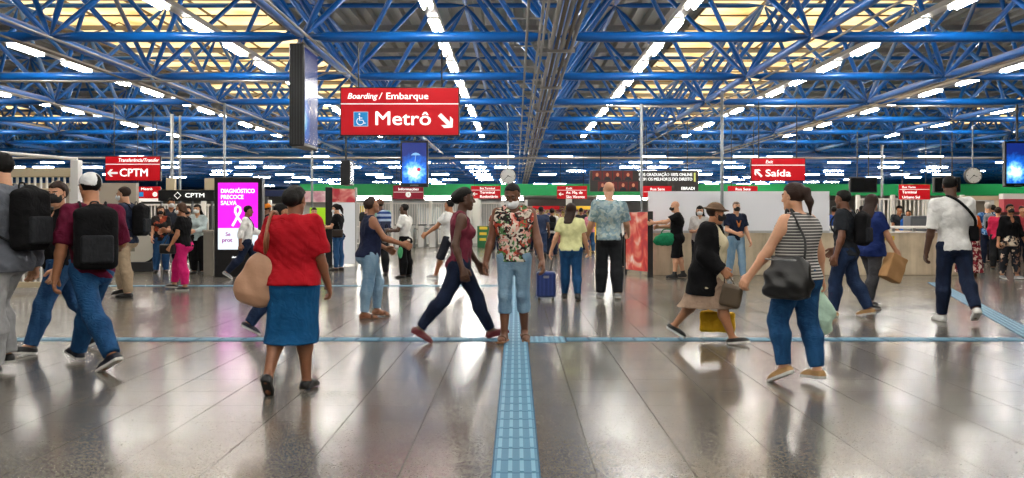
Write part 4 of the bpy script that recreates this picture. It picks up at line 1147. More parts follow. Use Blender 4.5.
    def add_hand(s, S, n, curl=.35):
        h, J = s.H, s.J; wr, fo = J['wr'+n], J['fo'+n]; sd = -1 if n == 'L' else 1
        L = .105*h; d = fo@V(0, 0, -1); pn = fo@V(-sd, 0, 0); th = fo@V(0, 1, 0)   # along, palm normal (inwards), thumb side
        c = s.curl.get(n, curl) if hasattr(s, 'curl') else curl
        m = lambda a, b, e=0: wr+d*a*L+th*b*L+pn*e*L
        fr = max(.085*L, s.vox*.62)
        S.cap(wr-d*.1*L, m(.1, 0), .15*L, .15*L, .01, flat=(pn, .8))
        for b in (-.15, -.03, .09, .17): S.cap(m(.08, b*.6), m(.46, b), .10*L, .095*L, .012)
        S.cap(m(.12, .1), m(.33, .2, .04), .10*L, .085*L, .012)
        for i, (b, ln) in enumerate(((.20, .46), (.065, .52), (-.07, .48), (-.195, .37))):
            cc = c*(1+.12*i); q0 = m(.47, b); ang = 0; lens = (.46, .30, .24); spread = b*.25; p0 = q0
            for j in range(3):
                ang += math.radians((32, 48, 36)[j]*cc*1.5+ (4 if j else 0))
                dd = unit(d*math.cos(ang)+pn*math.sin(ang)+th*spread); p1 = p0+dd*lens[j]*ln*L
                S.cap(p0, p1, fr*(1-.07*j), fr*(.95-.07*j), .003); p0 = p1
        t0 = m(.14, .17, .05); a = unit(d*.62+th*.66+pn*(.2+.4*c)); t1 = t0+a*.26*L; b2 = unit(d*.85+th*.25+pn*(.25+.5*c)); t2 = t1+b2*.24*L
        S.cap(t0, t1, fr*1.3, fr*1.15, .008); S.cap(t1, t2, fr*1.12, fr*.95, .003)
        J['grip'+n] = m(.52, 0, .13)
        return S
    # ---------------- build
    def body(s):
        S = Solid()
        s.add_torso(S); s.add_chest(S); s.add_glutes(S)
        for n in 'LR': s.add_arm(S, n, 2.0); s.add_leg(S, n, 2.0); s.add_foot(S, n); s.add_hand(S, n)
        s.add_head(S)
        v, q = S.mesh(s.vox)
        # face colouring by place on the head
        c = v[q].mean(1); loc = (c-s.hc)@s.Hd/s.hl; x, y, z = np.abs(loc[:, 0]), loc[:, 1], loc[:, 2]
        mi = np.zeros(len(q), int)
        front = y > .25
        ex, ez = x-.135, z-.04
        mi[front & ((ex/.052)**2+(ez/.024)**2 < 1)] = 1
        mi[front & (ex**2+ez**2 < .024**2)] = 2
        mi[front & (np.abs(x-.145) < .085) & (np.abs(z-.135+.25*(x-.14)**2*8) < .020)] = 3
        mi[front & (x < .095-.6*np.abs(z+.25)) & (np.abs(z+.25) < .055)] = 4
        o = np_mesh('person', v, q, [s.skin, M_eye, M_iris, M_brow, s.lips], None, mi, relax=0 if s.d < 17 else 0)
        o.location = s.loc; o.rotation_euler = (0, 0, s.rz); tag(o, s.label, 'person', s.group)
        s.o = o; return s
    def part(s, name, S, m, infl=0., cuts=(), wr=.0, h=None, mi=None, label=None, wdir=(1, 1, 1), relax=1):
        v, q = S.mesh(h or s.cv, infl, cuts, wr, seed=len(name)+int(s.loc[0]*7) & 255, wdir=wdir)
        if len(v) == 0: return None
        idx = mi(v[q].mean(1)) if mi else None
        o = np_mesh(name, v, q, m, s.o, idx, relax=relax)
        if label: o['label'] = label
        return o
    def down(s, z): c = s.tz(z); return (c, -(s.T@V(0, 0, 1)))        # keeps what is above z
    def above(s, z): c = s.tz(z); return (c, (s.T@V(0, 0, 1)))         # keeps what is below z
    def shirt(s, m, hem=.50, sleeve=.55, neck=.045, loose=.6, infl=.014, name='shirt', wr=.009, flare=.016, mi=None, vneck=0, front_open=False):
        S = Solid(); s.add_torso(S, .45, .835, 0, loose); s.add_chest(S); s.add_glutes(S)
        if hem < .47:
            z, w, d, y = s.torso_profile(); h = s.H
            S.prof(s.P, s.T, np.array([hem-.01, .50, .56])*h-.53*h, np.array([w[2]*1.08, w[2]*1.03, w[3]])*h, np.array([d[2]*1.15, d[2]*1.1, d[3]])*h, k=.03)
        for n in 'LR':
            if sleeve > 0: s.add_arm(S, n, sleeve, infl*.3, k=.04, flare=flare if sleeve <= 1 else 0)
        nb = s.tp(0, .012, .845); S.cap(s.tp(0, -.03, .86), s.tp(0, .055+vneck*.3, .828-vneck), neck*s.H*.62, neck*s.H*.62, .012, op='s')
        S.cap(s.tp(0, -.015, .84), s.tp(0, -.0, .90), neck*s.H, neck*s.H*1.3, .01, op='s')
        if sleeve <= 0:
            for q, n in ((-1, 'L'), (1, 'R')): S.cap(s.J['sh'+n]+s.T@V(q*.035*s.H, 0, -.03*s.H), s.J['sh'+n]+s.T@V(q*.0*s.H, 0, .05*s.H), .052*s.H, .040*s.H, .01, op='s')
        if front_open: S.box(s.tp(0, .14, .60), V(.035, .10, .30)*s.H, s.T, .01, .01, 's')
        return s.part(name, S, m, infl, [s.down(hem)], wr, mi=mi)
    def pants(s, m, length=1.95, waist=.575, loose=.012, infl=.009, name='trousers', wr=.004):
        S = Solid(); s.add_torso(S, .44, .62); s.add_glutes(S)
        for n in 'LR': s.add_leg(S, n, length, infl, loose)
        return s.part(name, S, m, infl, [s.above(waist)], wr, wdir=(.6, .6, 1.4))
    def skirt(s, m, hem=.25, waist=.58, flare=.02, name='skirt', wr=.006, back=0.):
        h = s.H; z, w, d, y = s.torso_profile(); S = Solid()
        kn = [s.J['knee'+n] for n in 'LR']; an = [s.J['ank'+n] for n in 'LR']
        zs = np.linspace(hem*h, s.P[2]+(waist+.02-.53)*h, 14); ws, ds, ys = [], [], []
        for q in zs:
            t = q/h+.53-s.P[2]/h
            if t > .53: ws.append(np.interp(t, z, w)*h); ds.append(np.interp(t, z, d)*h); ys.append(np.interp(t, z, y)*h)
            else:
                pts = []
                for n in 'LR':
                    hp, k2, a2 = s.J['hip'+n], s.J['knee'+n], s.J['ank'+n]
                    pts.append(hp+(k2-hp)*np.clip((hp[2]-q)/max(.01, hp[2]-k2[2]), 0, 1) if q > k2[2] else k2+(a2-k2)*np.clip((k2[2]-q)/max(.01, k2[2]-a2[2]), 0, 1))
                g = (.53-t)/.3
                xs = max(abs(p[0]) for p in pts)+.056*h; ya = min(p[1] for p in pts)-.075*h; yb = max(p[1] for p in pts)+.07*h
                ws.append(max(xs, np.interp(.52, z, w)*h*(1-.15*min(1, g)))+flare*g); ds.append(max((yb-ya)/2, .062*h)+flare*g*.6); ys.append((ya+yb)/2)
        S.prof(V(0, 0, 0), np.eye(3), zs, np.array(ws)+.008, np.array(ds)+.012, np.array(ys), k=.02, pw=2.0)
        s.add_glutes(S)
        for n in 'LR': s.add_leg(S, n, .5, .006)
        return s.part(name, S, m, .012, [(V(0, 0, hem*h), V(0, 0, -1)), s.above(waist)], wr, wdir=(2.2, 2.2, .25))
    def shoes(s, m, sole=None, infl=.005, ankle=.0, name='shoe', h=None):
        mm = [m, sole or m]
        for n in 'LR':
            S = Solid(); s.add_foot(S, n); a, f, d = s.J['ank'+n], s.J['ff'+n], s.J['fd'+n]
            if ankle: S.cap(a, a+unit(s.J['knee'+n]-a)*ankle*s.H, .024*s.H, .026*s.H, .02)
            bot = a+d*.039*s.H
            top = (a-d*(.004*s.H), -d) if not ankle else (a+unit(s.J['knee'+n]-a)*ankle*s.H, unit(s.J['knee'+n]-a))
            S.box(a+d*.034*s.H+f*.036*s.H, V(.021, .072, .009)*s.H, np.stack([np.cross(f, d), f, -d], 1), .006, .012)
            s.part(name, S, mm, infl, [(bot, d), top], h=h or (.006 if s.d < 11.2 else .009 if s.d < 17 else .013), mi=lambda c: (((c-bot)@(-d)) < .024).astype(int))
    def sandals(s, m, sole):
        for n in 'LR':
            a, f, d = s.J['ank'+n], s.J['ff'+n], s.J['fd'+n]; sd = np.cross(f, d); R = np.stack([sd, f, -d], 1)
            S = Solid(); S.box(a+d*.036*s.H+f*.04*s.H, V(.026, .083, .006)*s.H, R, .004)
            o = s.part('sandal', S, sole, .0, h=.007)
            S = Solid(); S.ell(a+d*.02*s.H+f*.062*s.H, V(.031, .016, .026)*s.H, R, k=.01); S.ell(a+d*.012*s.H-f*.008*s.H, V(.026, .034, .008)*s.H, R, k=.01)
            v, q = S.mesh(.007); np_mesh('strap', v, q, m, o)
    def hair(s, m, style='short', hairline=.25, length=.5, name='hair', wr=.006):
        h = s.hl; p = s.hp; R = s.Hd; S = Solid()
        f = lambda x, y, z: R@V(x, y, z)
        vol = {'short': .04, 'afro': .13, 'buzz': .012}.get(style, .055)
        S.ell(p(0, -.09, .15), V(.325+vol, .405+vol, .36+vol)*h, R, k=.02)
        if style in ('long', 'bob'):
            zb = -.35 if style == 'bob' else -.35-length
            S.prof(p(0, -.17, 0), R, np.array([zb, zb+.12, -.3, .0, .3])*h, np.array([.30, .42, .44, .41, .33])*h, np.array([.10, .17, .24, .30, .3])*h, np.array([-.50 if style == 'long' else -.16, -.44 if style == 'long' else -.14, -.14, .0, 0])*h, k=.03)
        cut_face = lambda: (S.box(p(0, .62, hairline-.75), V(.5, .58, .75)*h, R, .12*h, .02, 's'), S.box(p(0, .50, -.30), V(.5, .42, .27)*h, R, .06*h, .02, 's'))
        if style in ('short', 'afro', 'buzz', 'bun', 'lowbun', 'topbun', 'ponytail', 'lowpony'):
            S.box(p(0, .0, -.86), V(.6, .9, .48)*h, R@rot('x', 6), .05*h, .02, 's')
            for q in (-1, 1): S.ell(p(q*.39, .0, -.06), V(.10, .15, .19)*h, R, k=.01, op='s')
        cut_face()
        if style == 'bun': S.ell(p(0, -.50, .22), V(.17, .16, .16)*h, R, k=.02)
        if style == 'lowbun': S.ell(p(0, -.48, .0), V(.27, .20, .24)*h, R, k=.04)
        if style == 'topbun': S.ell(p(0, -.22, .60), V(.18, .18, .15)*h, R, k=.03)
        if style in ('ponytail', 'lowpony'):
            a = .18 if style == 'ponytail' else -.05
            S.cap(p(0, -.42, a), p(0, -.58, a-.03), .09*h, .11*h, .02); S.cap(p(0, -.58, a-.03), p(0, -.66, a-.45), .14*h, .14*h, .03); S.cap(p(0, -.66, a-.45), p(.02, -.66, a-.95), .14*h, .05*h, .03)
        return s.part(name, S, m, 0, wr=wr, h=min(s.cv, .011), wdir=(1.6, 1.6, .8))
    def mask(s, m, chin=False):
        h = s.hl; p = s.hp; R = s.Hd; S = Solid(); dz = -.16 if chin else 0
        S.ell(p(0, .10, -.16+dz), V(.285, .335, .30)*h, R, k=.01); S.cap(p(0, .33, -.02+dz), p(0, .46, -.13+dz), .05*h, .075*h, .03)
        S.box(p(0, -.35, -.1+dz), V(.6, .42, .8)*h, R, .02*h, .01, 's')
        o = s.part('face_mask', S, m, .004, [(p(0, 0, -.02+dz), R@V(0, -.25, 1)), (p(0, 0, -.46+dz), R@V(0, .2, -1))], h=min(s.cv, .009))
        for q in (-1, 1):
            if not o or s.d > 12: break
            S = Solid(); S.cap(p(q*.26, .13, -.06+dz), p(q*.355, -.09, .03), .018*h, .016*h, .0); S.cap(p(q*.26, .13, -.28+dz), p(q*.35, -.08, -.1), .018*h, .016*h, .0)
            S.cap(p(q*.355, -.09, .03), p(q*.35, -.08, -.1), .016*h, .016*h, .0)
            v, f = S.mesh(.0035); np_mesh('ear_loop', v, f, m, o)
        return o
    def cap(s, m, brim=True, mb=None):
        h = s.hl; p = s.hp; R = s.Hd; S = Solid()
        S.ell(p(0, -.08, .16), V(.385, .465, .405)*h, R, k=.02)
        o = s.part('cap', S, m, 0, [(p(0, 0, .14), R@V(0, .36, -1))], h=min(s.cv, .010))
        if brim:
            S = Solid(); S.ell(p(0, .30, .17), V(.30, .42, .08)*h, R@rot('x', -8), k=.01)
            v, f = S.mesh(.008, 0, [(p(0, 0, .15), R@V(0, 0, -1)), (p(0, .22, 0), R@V(0, -1, 0))]); np_mesh('brim', v, f, mb or m, o)
        return o
    def hat(s, m):
        h = s.hl; p = s.hp; R = s.Hd; S = Solid()
        S.ell(p(0, -.06, .24), V(.37, .44, .36)*h, R, k=.02); S.ell(p(0, -.03, .22), V(.60, .68, .07)*h, R, k=.03)
        return s.part('hat', S, m, 0, [(p(0, 0, .13), R@V(0, 0, -1))], h=min(s.cv, .010))
    # world-space helper for bags
    def world(s, q):
        c, n = math.cos(s.rz), math.sin(s.rz); return V(q[0]*c-q[1]*n+s.loc[0], q[0]*n+q[1]*c+s.loc[1], q[2]+s.loc[2])
    def bag(s, name, label, cat, S, m, h=.012, wr=.0, infl=0., cuts=(), group=None, part='body'):
        """a bag modelled in the carrier's space: returns its Empty with the body as a part"""
        v, q = S.mesh(h, infl, cuts, wr, seed=len(label))
        base = V((v[:, 0].min()+v[:, 0].max())/2, (v[:, 1].min()+v[:, 1].max())/2, v[:, 2].min())
        o = thing(name, label, cat, tuple(s.world(base)), s.rz, group); o['_b'] = 0; del o['_b']
        np_mesh(part, v-base, q, m, o); s._base = base; return o
    def bagpart(s, o, name, S, m, h=.008, cuts=(), wr=0.):
        v, q = S.mesh(h, 0, cuts, wr)
        if len(v): return np_mesh(name, v-s._base, q, m, o)
    def strap(s, o, name, pts, r, m, flat=None):
        mb = MB(); P = [Vector(p)-Vector(s._base) for p in pts]
        # smooth curve through the points
        C = []
        for i in range(len(P)-1):
            p0, p1, p2, p3 = P[max(i-1, 0)], P[i], P[i+1], P[min(i+2, len(P)-1)]
            for k in range(6):
                t = k/6; C.append(.5*((2*p1)+(-p0+p2)*t+(2*p0-5*p1+4*p2-p3)*t*t+(-p0+3*p1-3*p2+p3)*t**3))
        C.append(P[-1]); mb.tube(C, r, 8)
        return mb.build(name, m, o, smooth=True)
    def backpack(s, label, m, m2=None, size=1.0, z=.70, group=None):
        h = s.H; S = Solid(); T = s.T; y = -.075*(.5+.5*s.fat)
        w, t, l = .088*size, .050*size, .135*size
        S.box(s.tp(0, y-t-.012, z), V(w, t, l)*h, T, .035*h, 0); S.ell(s.tp(0, y-t-.01, z+.055*size), V(w*.95, t*.9, l*.75)*h, T, k=.03)
        o = s.bag('backpack', label, 'backpack', S, m, .012, .004, group=group)
        S = Solid(); S.box(s.tp(0, y-2*t-.012, z-.045*size), V(w*.75, .018, l*.45)*h, T, .012*h, 0); s.bagpart(o, 'front_pocket', S, m2 or m, .010)
        for q in (-1, 1):
            s.strap(o, 'shoulder_strap', [s.tp(q*.05, y-.01, z+.09), s.tp(q*.058, -.045, .845), s.tp(q*.062, .0, .858), s.tp(q*.066, .055*s.fat, .81), s.tp(q*.078, .082*s.fat, .75), s.tp(q*.098*s.fat, .055, .68), s.tp(q*.095*s.fat, -.03, .64), s.tp(q*.07, y-.02, z-.10)], .011, m2 or m)
        s.strap(o, 'grab_handle', [s.tp(-.02, y-.02, z+.135*size), s.tp(-.015, y-.02, z+.16*size), s.tp(.015, y-.02, z+.16*size), s.tp(.02, y-.02, z+.135*size)], .008, m2 or m)
        return o
# ------------------------------------------------------------------ the crowd
H_black = mat('black_hair', '#0c0908', .62, bump=.6, bscale=70, spec=.2); H_brown = mat('dark_brown_hair', '#2a1a13', .6, bump=.6, bscale=70, spec=.25)
H_mid = mat('brown_hair', '#442c1c', .6, bump=.6, bscale=70, spec=.25); H_grey = mat('grey_hair', '#b9b6b0', .5, bump=.4, bscale=90)
C = cloth; D = denim
J_mid = D('mid_blue_denim', '#17365c', '#315a86'); J_dark = D('dark_blue_denim', '#141f35', '#26395a'); J_light = D('light_blue_denim', '#5f819d', '#8fabbe'); J_blue = D('saturated_blue_denim', '#123559', '#245380'); J_navy = D('navy_denim', '#0e1526', '#1b2740')
B_cloth = C('black_cloth', '#0c0c0e', '#131315'); B_soft = C('charcoal_cloth', '#1c1d20', '#282a2d'); K_leather = mat('black_leather', '#0c0c0d', .4, bump=.2, bscale=120)
W_cloth = C('white_cloth', '#dcdad6', '#f2f0ec'); S_black = mat('black_shoe_leather', '#111112', .45); S_white = mat('white_sole', '#d9d8d3', .6); S_grey = mat('grey_shoe_fabric', '#8d8e90', .8)
S_tan = mat('tan_suede', '#b08a5c', .85); S_navy = mat('dark_navy_shoe', '#15192a', .6); S_brown = mat('brown_leather', '#5a3720', .5); S_red = mat('dark_red_leather', '#5e1a20', .4)
Mk_black = mat('black_mask_fabric', '#131315', .85); Mk_white = mat('white_mask_fabric', '#e3e6e8', .85); Mk_blue = mat('pale_blue_mask', '#a9c6da', .85)
DARK, MID, LIGHT, TAN, BROWN = '#4f3222', '#8a5a3e', '#c79474', '#a97350', '#6b432d'
STRIDE = dict(L=(24, 2, 6, 6), R=(-20, 2, 24, -34)); STRIDE_R = dict(R=(24, 2, 6, 6), L=(-20, 2, 24, -34))
STAND = dict(L=(2, 3, 4, 0), R=(-2, 3, 2, 0))
def sneakers(p, c=S_black, sole=S_white): p.shoes(c, sole, .006)

def person_red():
    p = Person('woman in red top and blue skirt walking away with beige shoulder bag', 293, 391, 1.56, 4, 'f', 1.09, MID, L=(-8, 2, 28, -40), R=(6, 1, 4, 0), aL=(-4, 16, 24, 20), aR=(8, 11, 26, 10), head=(10, 4), lean=2).body()
    p.shirt(C('red_knit', '#930c18', '#a81823'), .515, .75, loose=.1, name='top', infl=.029); p.skirt(C('teal_blue_skirt_cloth', '#0f3f66', '#164f7c'), .245, .54, .01)
    p.shoes(S_black, S_black, .004); p.hair(H_black, 'lowbun')
    tanm = mat('beige_leather', '#ad8468', .5, bump=.25, bscale=25); cord = mat('brown_strap_leather', '#8a5636', .5)
    S = Solid(); c = V(-.245, -.06, .90); T = rot('y', 14)
    S.prof(c, T, np.array([-.235, -.215, -.15, -.05, .06, .14, .20, .24]), np.array([.09, .13, .165, .165, .125, .08, .045, .02]), np.array([.04, .07, .09, .085, .065, .05, .035, .02]), pw=2.6)
    o = p.bag('shoulder_bag', 'large beige leather bag hanging from the shoulder of the woman in red', 'bag', S, tanm, .010, .006)
    sh = p.tp(-.075, -.01, .852)
    for dy in (-.03, .03): p.strap(o, 'strap', [c+V(.06, dy*.5-.02, .17), c+V(.085, dy-.085, .27), sh+V(-.035, dy-.085, -.03), sh+V(-.03, dy-.01, .045), sh+V(-.03, .09, -.02), c+V(.09, .11, .22), c+V(.07, .03, .17)], .012, cord)
    p.bagpart(o, 'buckle', Solid().cap(c+V(.06, -.03, .19), c+V(.06, .03, .19), .016, .016), mat('brass', '#b08d3e', .3, .9), .006)
def person_hidden():
    p = Person('person in dark clothes mostly hidden behind the woman in red', 280, 333, 1.52, 70, 'f', 1.1, TAN, R=(-18, 2, 22, -30), L=(22, 2, 8, 4), aR=(30, 10, 20), aL=(-16, 8, 16), head=(0, 4)).body()
    p.shirt(C('dark_plum_cloth', '#2a1a24', '#3a2430'), .48, 1.0); p.pants(J_dark); sneakers(p, S_navy); p.hair(H_black, 'short')
    h = p.J['gripR']; S = Solid().box(h+V(0, 0, -.18), V(.12, .05, .14), None, .03)
    o = p.bag('handbag', 'dark red handbag beside the arm of the woman in red', 'bag', S, mat('dark_red_bag', '#8f1c2c', .5), .010, .004); p.strap(o, 'handle', [h+V(-.06, 0, -.05), h+V(-.02, 0, .0), h+V(.02, 0, .0), h+V(.06, 0, -.05)], .008, mat('dark_red_bag', '#8f1c2c', .5))
def person_grey():
    p = Person('man in grey sweatshirt and sweatpants at the hall edge with black backpack', 4, 372, 1.88, -78, 'm', 1.05, LIGHT, L=(4, 2, 6, 0), R=(26, 2, 40, 0), aL=(16, 10, 30), aR=(-14, 8, 20), head=(0, 6)).body()
    p.shirt(C('dark_grey_sweat', '#54585f', '#646871'), .46, 1.95, loose=.8, infl=.036, name='sweatshirt'); p.pants(C('light_grey_sweat', '#8b8c8d', '#a2a3a4'), 1.96, .575, .028, .012)
    sneakers(p, S_black); p.hair(H_black, 'short')
    p.backpack('black backpack on the man in grey sweatshirt', B_cloth, B_soft, 1.05)
def person_maskwoman():
    p = Person('woman in black top and jeans with black face mask beside the barred gate', 60, 351, 1.72, -120, 'f', 1.08, LIGHT, L=(22, 3, 6, 8), R=(-22, 3, 16, -26), aL=(10, 10, 14), aR=(-6, 16, 50, 30), head=(-30, 6), twist=-22).body()
    p.shirt(B_cloth, .50, 1.95, loose=.7, vneck=.035); p.pants(J_mid, 1.93, .56, .008); sneakers(p); p.hair(H_brown, 'bun'); p.mask(Mk_black)
def person_cap():
    p = Person('man in white cap, maroon shirt and jeans walking away with black backpack', 92, 366, 1.80, -58, 'm', 1.0, TAN, L=(-24, 2, 18, -28), R=(31, 2, 8, 10), aL=(-14, 10, 22), aR=(22, 12, 60), head=(-14, 10), lean=0, twist=26).body()
    p.shirt(C('maroon_jersey', '#4f1128', '#651a34'), .48, .95, loose=.7); p.pants(J_blue, 1.95, .56, .014); sneakers(p, S_navy); p.hair(H_black, 'short'); p.cap(C('white_cap_cloth', '#d5d8d9', '#eceded'))
    p.backpack('black backpack on the man with white cap', B_cloth, B_soft, 1.12, .68)
def person_beige():
    p = Person('man in navy shirt and beige trousers walking past the escalators', 126, 297, 1.84, -88, 'm', 1.0, LIGHT, L=(-4, 2, 4, 0), R=(26, 2, 36, -8), aL=(18, 6, 55, 10), aR=(8, 6, 60, 10), head=(0, 8)).body()
    p.shirt(C('navy_shirt_cloth', '#1c2436', '#2a3348'), .49, .7); p.pants(C('beige_chino', '#8f7d66', '#a8957c'), 1.95, .57, .014); p.shoes(S_black, S_black); p.hair(H_brown, 'short'); p.mask(Mk_white)
    p.backpack('black backpack on the man in beige trousers', B_cloth, B_soft, 1.05)
def person_pink():
    p = Person('woman in black tee and bright pink trousers with brown hair', 183, 290, 1.59, -86, 'f', 1.1, TAN, L=(-4, 2, 5, 0), R=(24, 2, 16, 2), aL=(6, 8, 22), aR=(30, 8, 70, 20), head=(0, 8)).body()
    p.shirt(B_cloth, .50, .6); p.pants(C('hot_pink_cloth', '#b3155a', '#cf2b72'), 1.86, .57, .010); p.shoes(S_black, S_white); p.hair(H_mid, 'bob'); p.mask(Mk_white)
    h = p.J['gripL']; S = Solid().box(h+V(.02, .02, .03), V(.05, .15, .09), None, .03); o = p.bag('handbag', 'small black handbag held by the woman in pink trousers', 'bag', S, K_leather, .012); p.strap(o, 'strap', [h+V(.02, .1, .11), p.tp(-.06, .0, .855), h+V(.02, -.1, .11)], .008, K_leather)
def queue_people():
    rows = [('woman in black printed tee with black mask by the escalator', 161, 273, 1.60, 165, 'f', 1.0, LIGHT, ('shirt', patches('dark_tee_print', ['#17171a', '#17171a', '#1d1a1a', '#8c3a22', '#141416'], 9), .6), J_mid, H_brown, 'long', Mk_black),
            ('tall man in dark jacket behind the woman in pink trousers', 171, 271, 1.80, 150, 'm', 1.0, TAN, ('shirt', C('slate_jacket', '#23262e', '#30343e'), 1.95), J_navy, H_black, 'short', Mk_white),
            ('woman in black blouse with dark mask in the escalator queue', 188, 272, 1.60, 175, 'f', 1.0, LIGHT, ('shirt', B_soft, 1.95), B_cloth, H_brown, 'bob', Mk_black),
            ('woman in pale denim jacket and black trousers with white mask', 198, 274, 1.63, 190, 'f', 1.0, LIGHT, ('shirt', C('pale_denim_jacket', '#9fb0b4', '#bcc9ca'), 1.95), B_cloth, H_black, 'long', Mk_white)]
    for lab, u, v, H, hd, sx, ft, sk, (g, m, sl), pm, hm, hs, mk in rows:
        p = Person(lab, u, v, H, hd, sx, ft, sk, **STAND, aL=(14, 6, 70, 30), aR=(8, 6, 30, 10), head=(0, 10)).body()
        p.shirt(m, .48, sl); p.pants(pm); p.shoes(S_black); p.hair(hm, hs); p.mask(mk)
    p = Person('man in black and white striped tee beyond the barred gate', 107, 266, 1.62, 150, 'm', 1.0, LIGHT, **STAND, aL=(10, 8, 60, 20), aR=(10, 8, 60, 20)).body()
    p.shirt(stripes('bold_stripes', '#1b1b1d', '#cfcfcb', .07), .49, .6); p.pants(B_cloth); p.shoes(S_black); p.hair(H_black, 'short'); p.mask(Mk_white)
def person_totem():
    p = Person('man in white shirt and dark trousers walking before the pink totem', 247, 279, 1.62, 78, 'm', .98, MID, **STRIDE, aL=(30, 8, 40), aR=(-22, 8, 20), head=(0, 4)).body()
    p.shirt(W_cloth, .49, 1.5); p.pants(J_navy); sneakers(p, S_grey); p.hair(H_black, 'short')
    S = Solid().box(p.tp(-.12, -.04, .53), V(.04, .13, .12), p.T, .03); o = p.bag('messenger_bag', 'black messenger bag on the man before the pink totem', 'bag', S, B_cloth, .014)
    p.strap(o, 'strap', [p.tp(-.12, .04, .6), p.tp(-.02, .085, .74), p.tp(.07, .0, .86), p.tp(0, -.085, .74), p.tp(-.12, -.1, .6)], .012, B_cloth)
def person_orange():
    p = Person('person in dark jacket and orange cap beside the totem', 267, 271.5, 1.66, 20, 'm', 1.0, BROWN, **STAND, aL=(8, 6, 20), aR=(8, 6, 20)).body()
    p.shirt(B_soft, .47, 1.95); p.pants(J_navy); p.shoes(S_black); p.hair(H_black, 'short'); p.cap(C('orange_cap_cloth', '#d8741c', '#ec8f34'))
def person_dress():
    p = Person('woman in patterned tunic beside the lime green banner', 314, 268, 1.58, 160, 'f', 1.05, LIGHT, **STAND, aL=(20, 10, 95, 30), aR=(20, 10, 95, 30), head=(0, 8)).body()
    p.shirt(patches('dress_print', ['#5b4a42', '#8a7a6a', '#2e2a30', '#a09484', '#6d5147'], 16), .36, .8, loose=.7, name='tunic'); p.pants(J_blue); p.shoes(S_black); p.hair(H_black, 'short')
def person_phone():
    p = Person('woman in black tee and jeans standing at the white poster stand', 338, 270.5, 1.66, -78, 'f', .95, LIGHT, **STAND, aL=(22, 8, 68, 10), aR=(22, 8, 68, 10), head=(0, 16)).body()
    p.shirt(B_cloth, .50, .6); p.pants(J_mid, 1.95, .57, .004, .007); p.shoes(S_black); p.hair(H_black, 'ponytail'); p.mask(Mk_white)
    S = Solid().box(p.tp(-.13, -.05, .56), V(.045, .14, .10), p.T, .03); o = p.bag('shoulder_bag', 'dark brown shoulder bag on the woman at the poster stand', 'bag', S, mat('dark_brown_bag', '#2a1e18', .5), .012)
    p.strap(o, 'strap', [p.tp(-.13, .03, .61), p.tp(-.085, .02, .85), p.tp(-.13, -.1, .61)], .009, K_leather)
def person_vest():
    p = Person('woman in navy vest top and pale jeans reaching to one side', 369, 318, 1.60, 70, 'f', 1.12, MID, R=(-4, 2, 4, 0), L=(22, 3, 24, -6), aR=(34, 14, 40), aL=(10, 10, 60, 20), head=(-20, -14), lean=4).body()
    p.shirt(C('navy_vest_cloth', '#161b2e', '#222842'), .50, 0); p.pants(J_light, 1.9, .57, .002, .007); p.sandals(S_brown, S_brown); p.hair(H_brown, 'short')
def person_bluepack():
    p = Person('man in brown cap and mint shirt with blue striped backpack', 380, 276, 1.74, -30, 'm', 1.0, BROWN, **STAND, aL=(10, 8, 30), aR=(14, 8, 60)).body()
    p.shirt(C('mint_cloth', '#8cc0a5', '#a3d2ba'), .48, .6); p.pants(B_soft); p.shoes(S_black); p.hair(H_black, 'short'); p.cap(mat('brown_cap_cloth', '#5c3a2a', .85))
    p.backpack('blue and white striped backpack on the man in mint shirt', stripes('blue_pack_stripes', '#24407c', '#a9bcd4', .11), mat('navy_pack', '#1b2748', .7), 1.05)
def person_whitetee():
    p = Person('person in white tee and black trousers holding a grey patterned bag', 405, 278, 1.62, -75, 'm', 1.0, DARK, **STAND, aL=(18, 8, 72, 20), aR=(18, 8, 72, 20), head=(0, 2)).body()
    p.shirt(W_cloth, .50, .7); p.pants(B_cloth, 1.95, .57, .022); p.shoes(S_black); p.hair(H_black, 'short')
    c = (p.J['gripL']+p.J['gripR'])/2; S = Solid().box(c+V(0, .05, -.10), V(.14, .06, .16), None, .04)
    o = p.bag('tote_bag', 'grey patterned tote bag held by the person in white tee', 'bag', S, patches('grey_bag_print', ['#8d8a88', '#5a5857', '#a9a5a2'], 22), .013, .005); p.strap(o, 'handle', [c+V(-.06, .05, .05), c+V(-.03, .05, .14), c+V(.03, .05, .14), c+V(.06, .05, .05)], .008, B_cloth)
    o = thing('plastic_bag', 'small green plastic bag hanging beside the person in white tee', 'bag', tuple(p.world(V(-.22, .02, .45))))
    v, q = Solid().ell(V(0, 0, .13), V(.06, .04, .13), k=.0).mesh(.012, 0, (), .01, 3); np_mesh('sack', v, q, C('green_plastic', '#2f7a4e', '#4a9a68', .4), o); MB().tube([(0, 0, .24), (0, 0, .34), (.01, 0, .40)], .006, 6).build('handle', C('green_plastic', '#2f7a4e', '#4a9a68', .4), o)
def person_maroon():
    p = Person('woman in maroon top and dark jeans striding across the hall', 460, 341, 1.70, 84, 'f', .95, DARK, L=(27, 2, 4, 14), R=(-25, 2, 14, -30), aL=(12, 8, 24), aR=(-12, 8, 30), head=(0, 4), lean=2).body()
    p.shirt(C('maroon_top_cloth', '#5a1f2e', '#74303f'), .50, 0, loose=.5); p.pants(J_navy, 1.92, .57, .003, .007); p.shoes(S_red, S_red, .004); p.hair(H_black, 'lowbun')
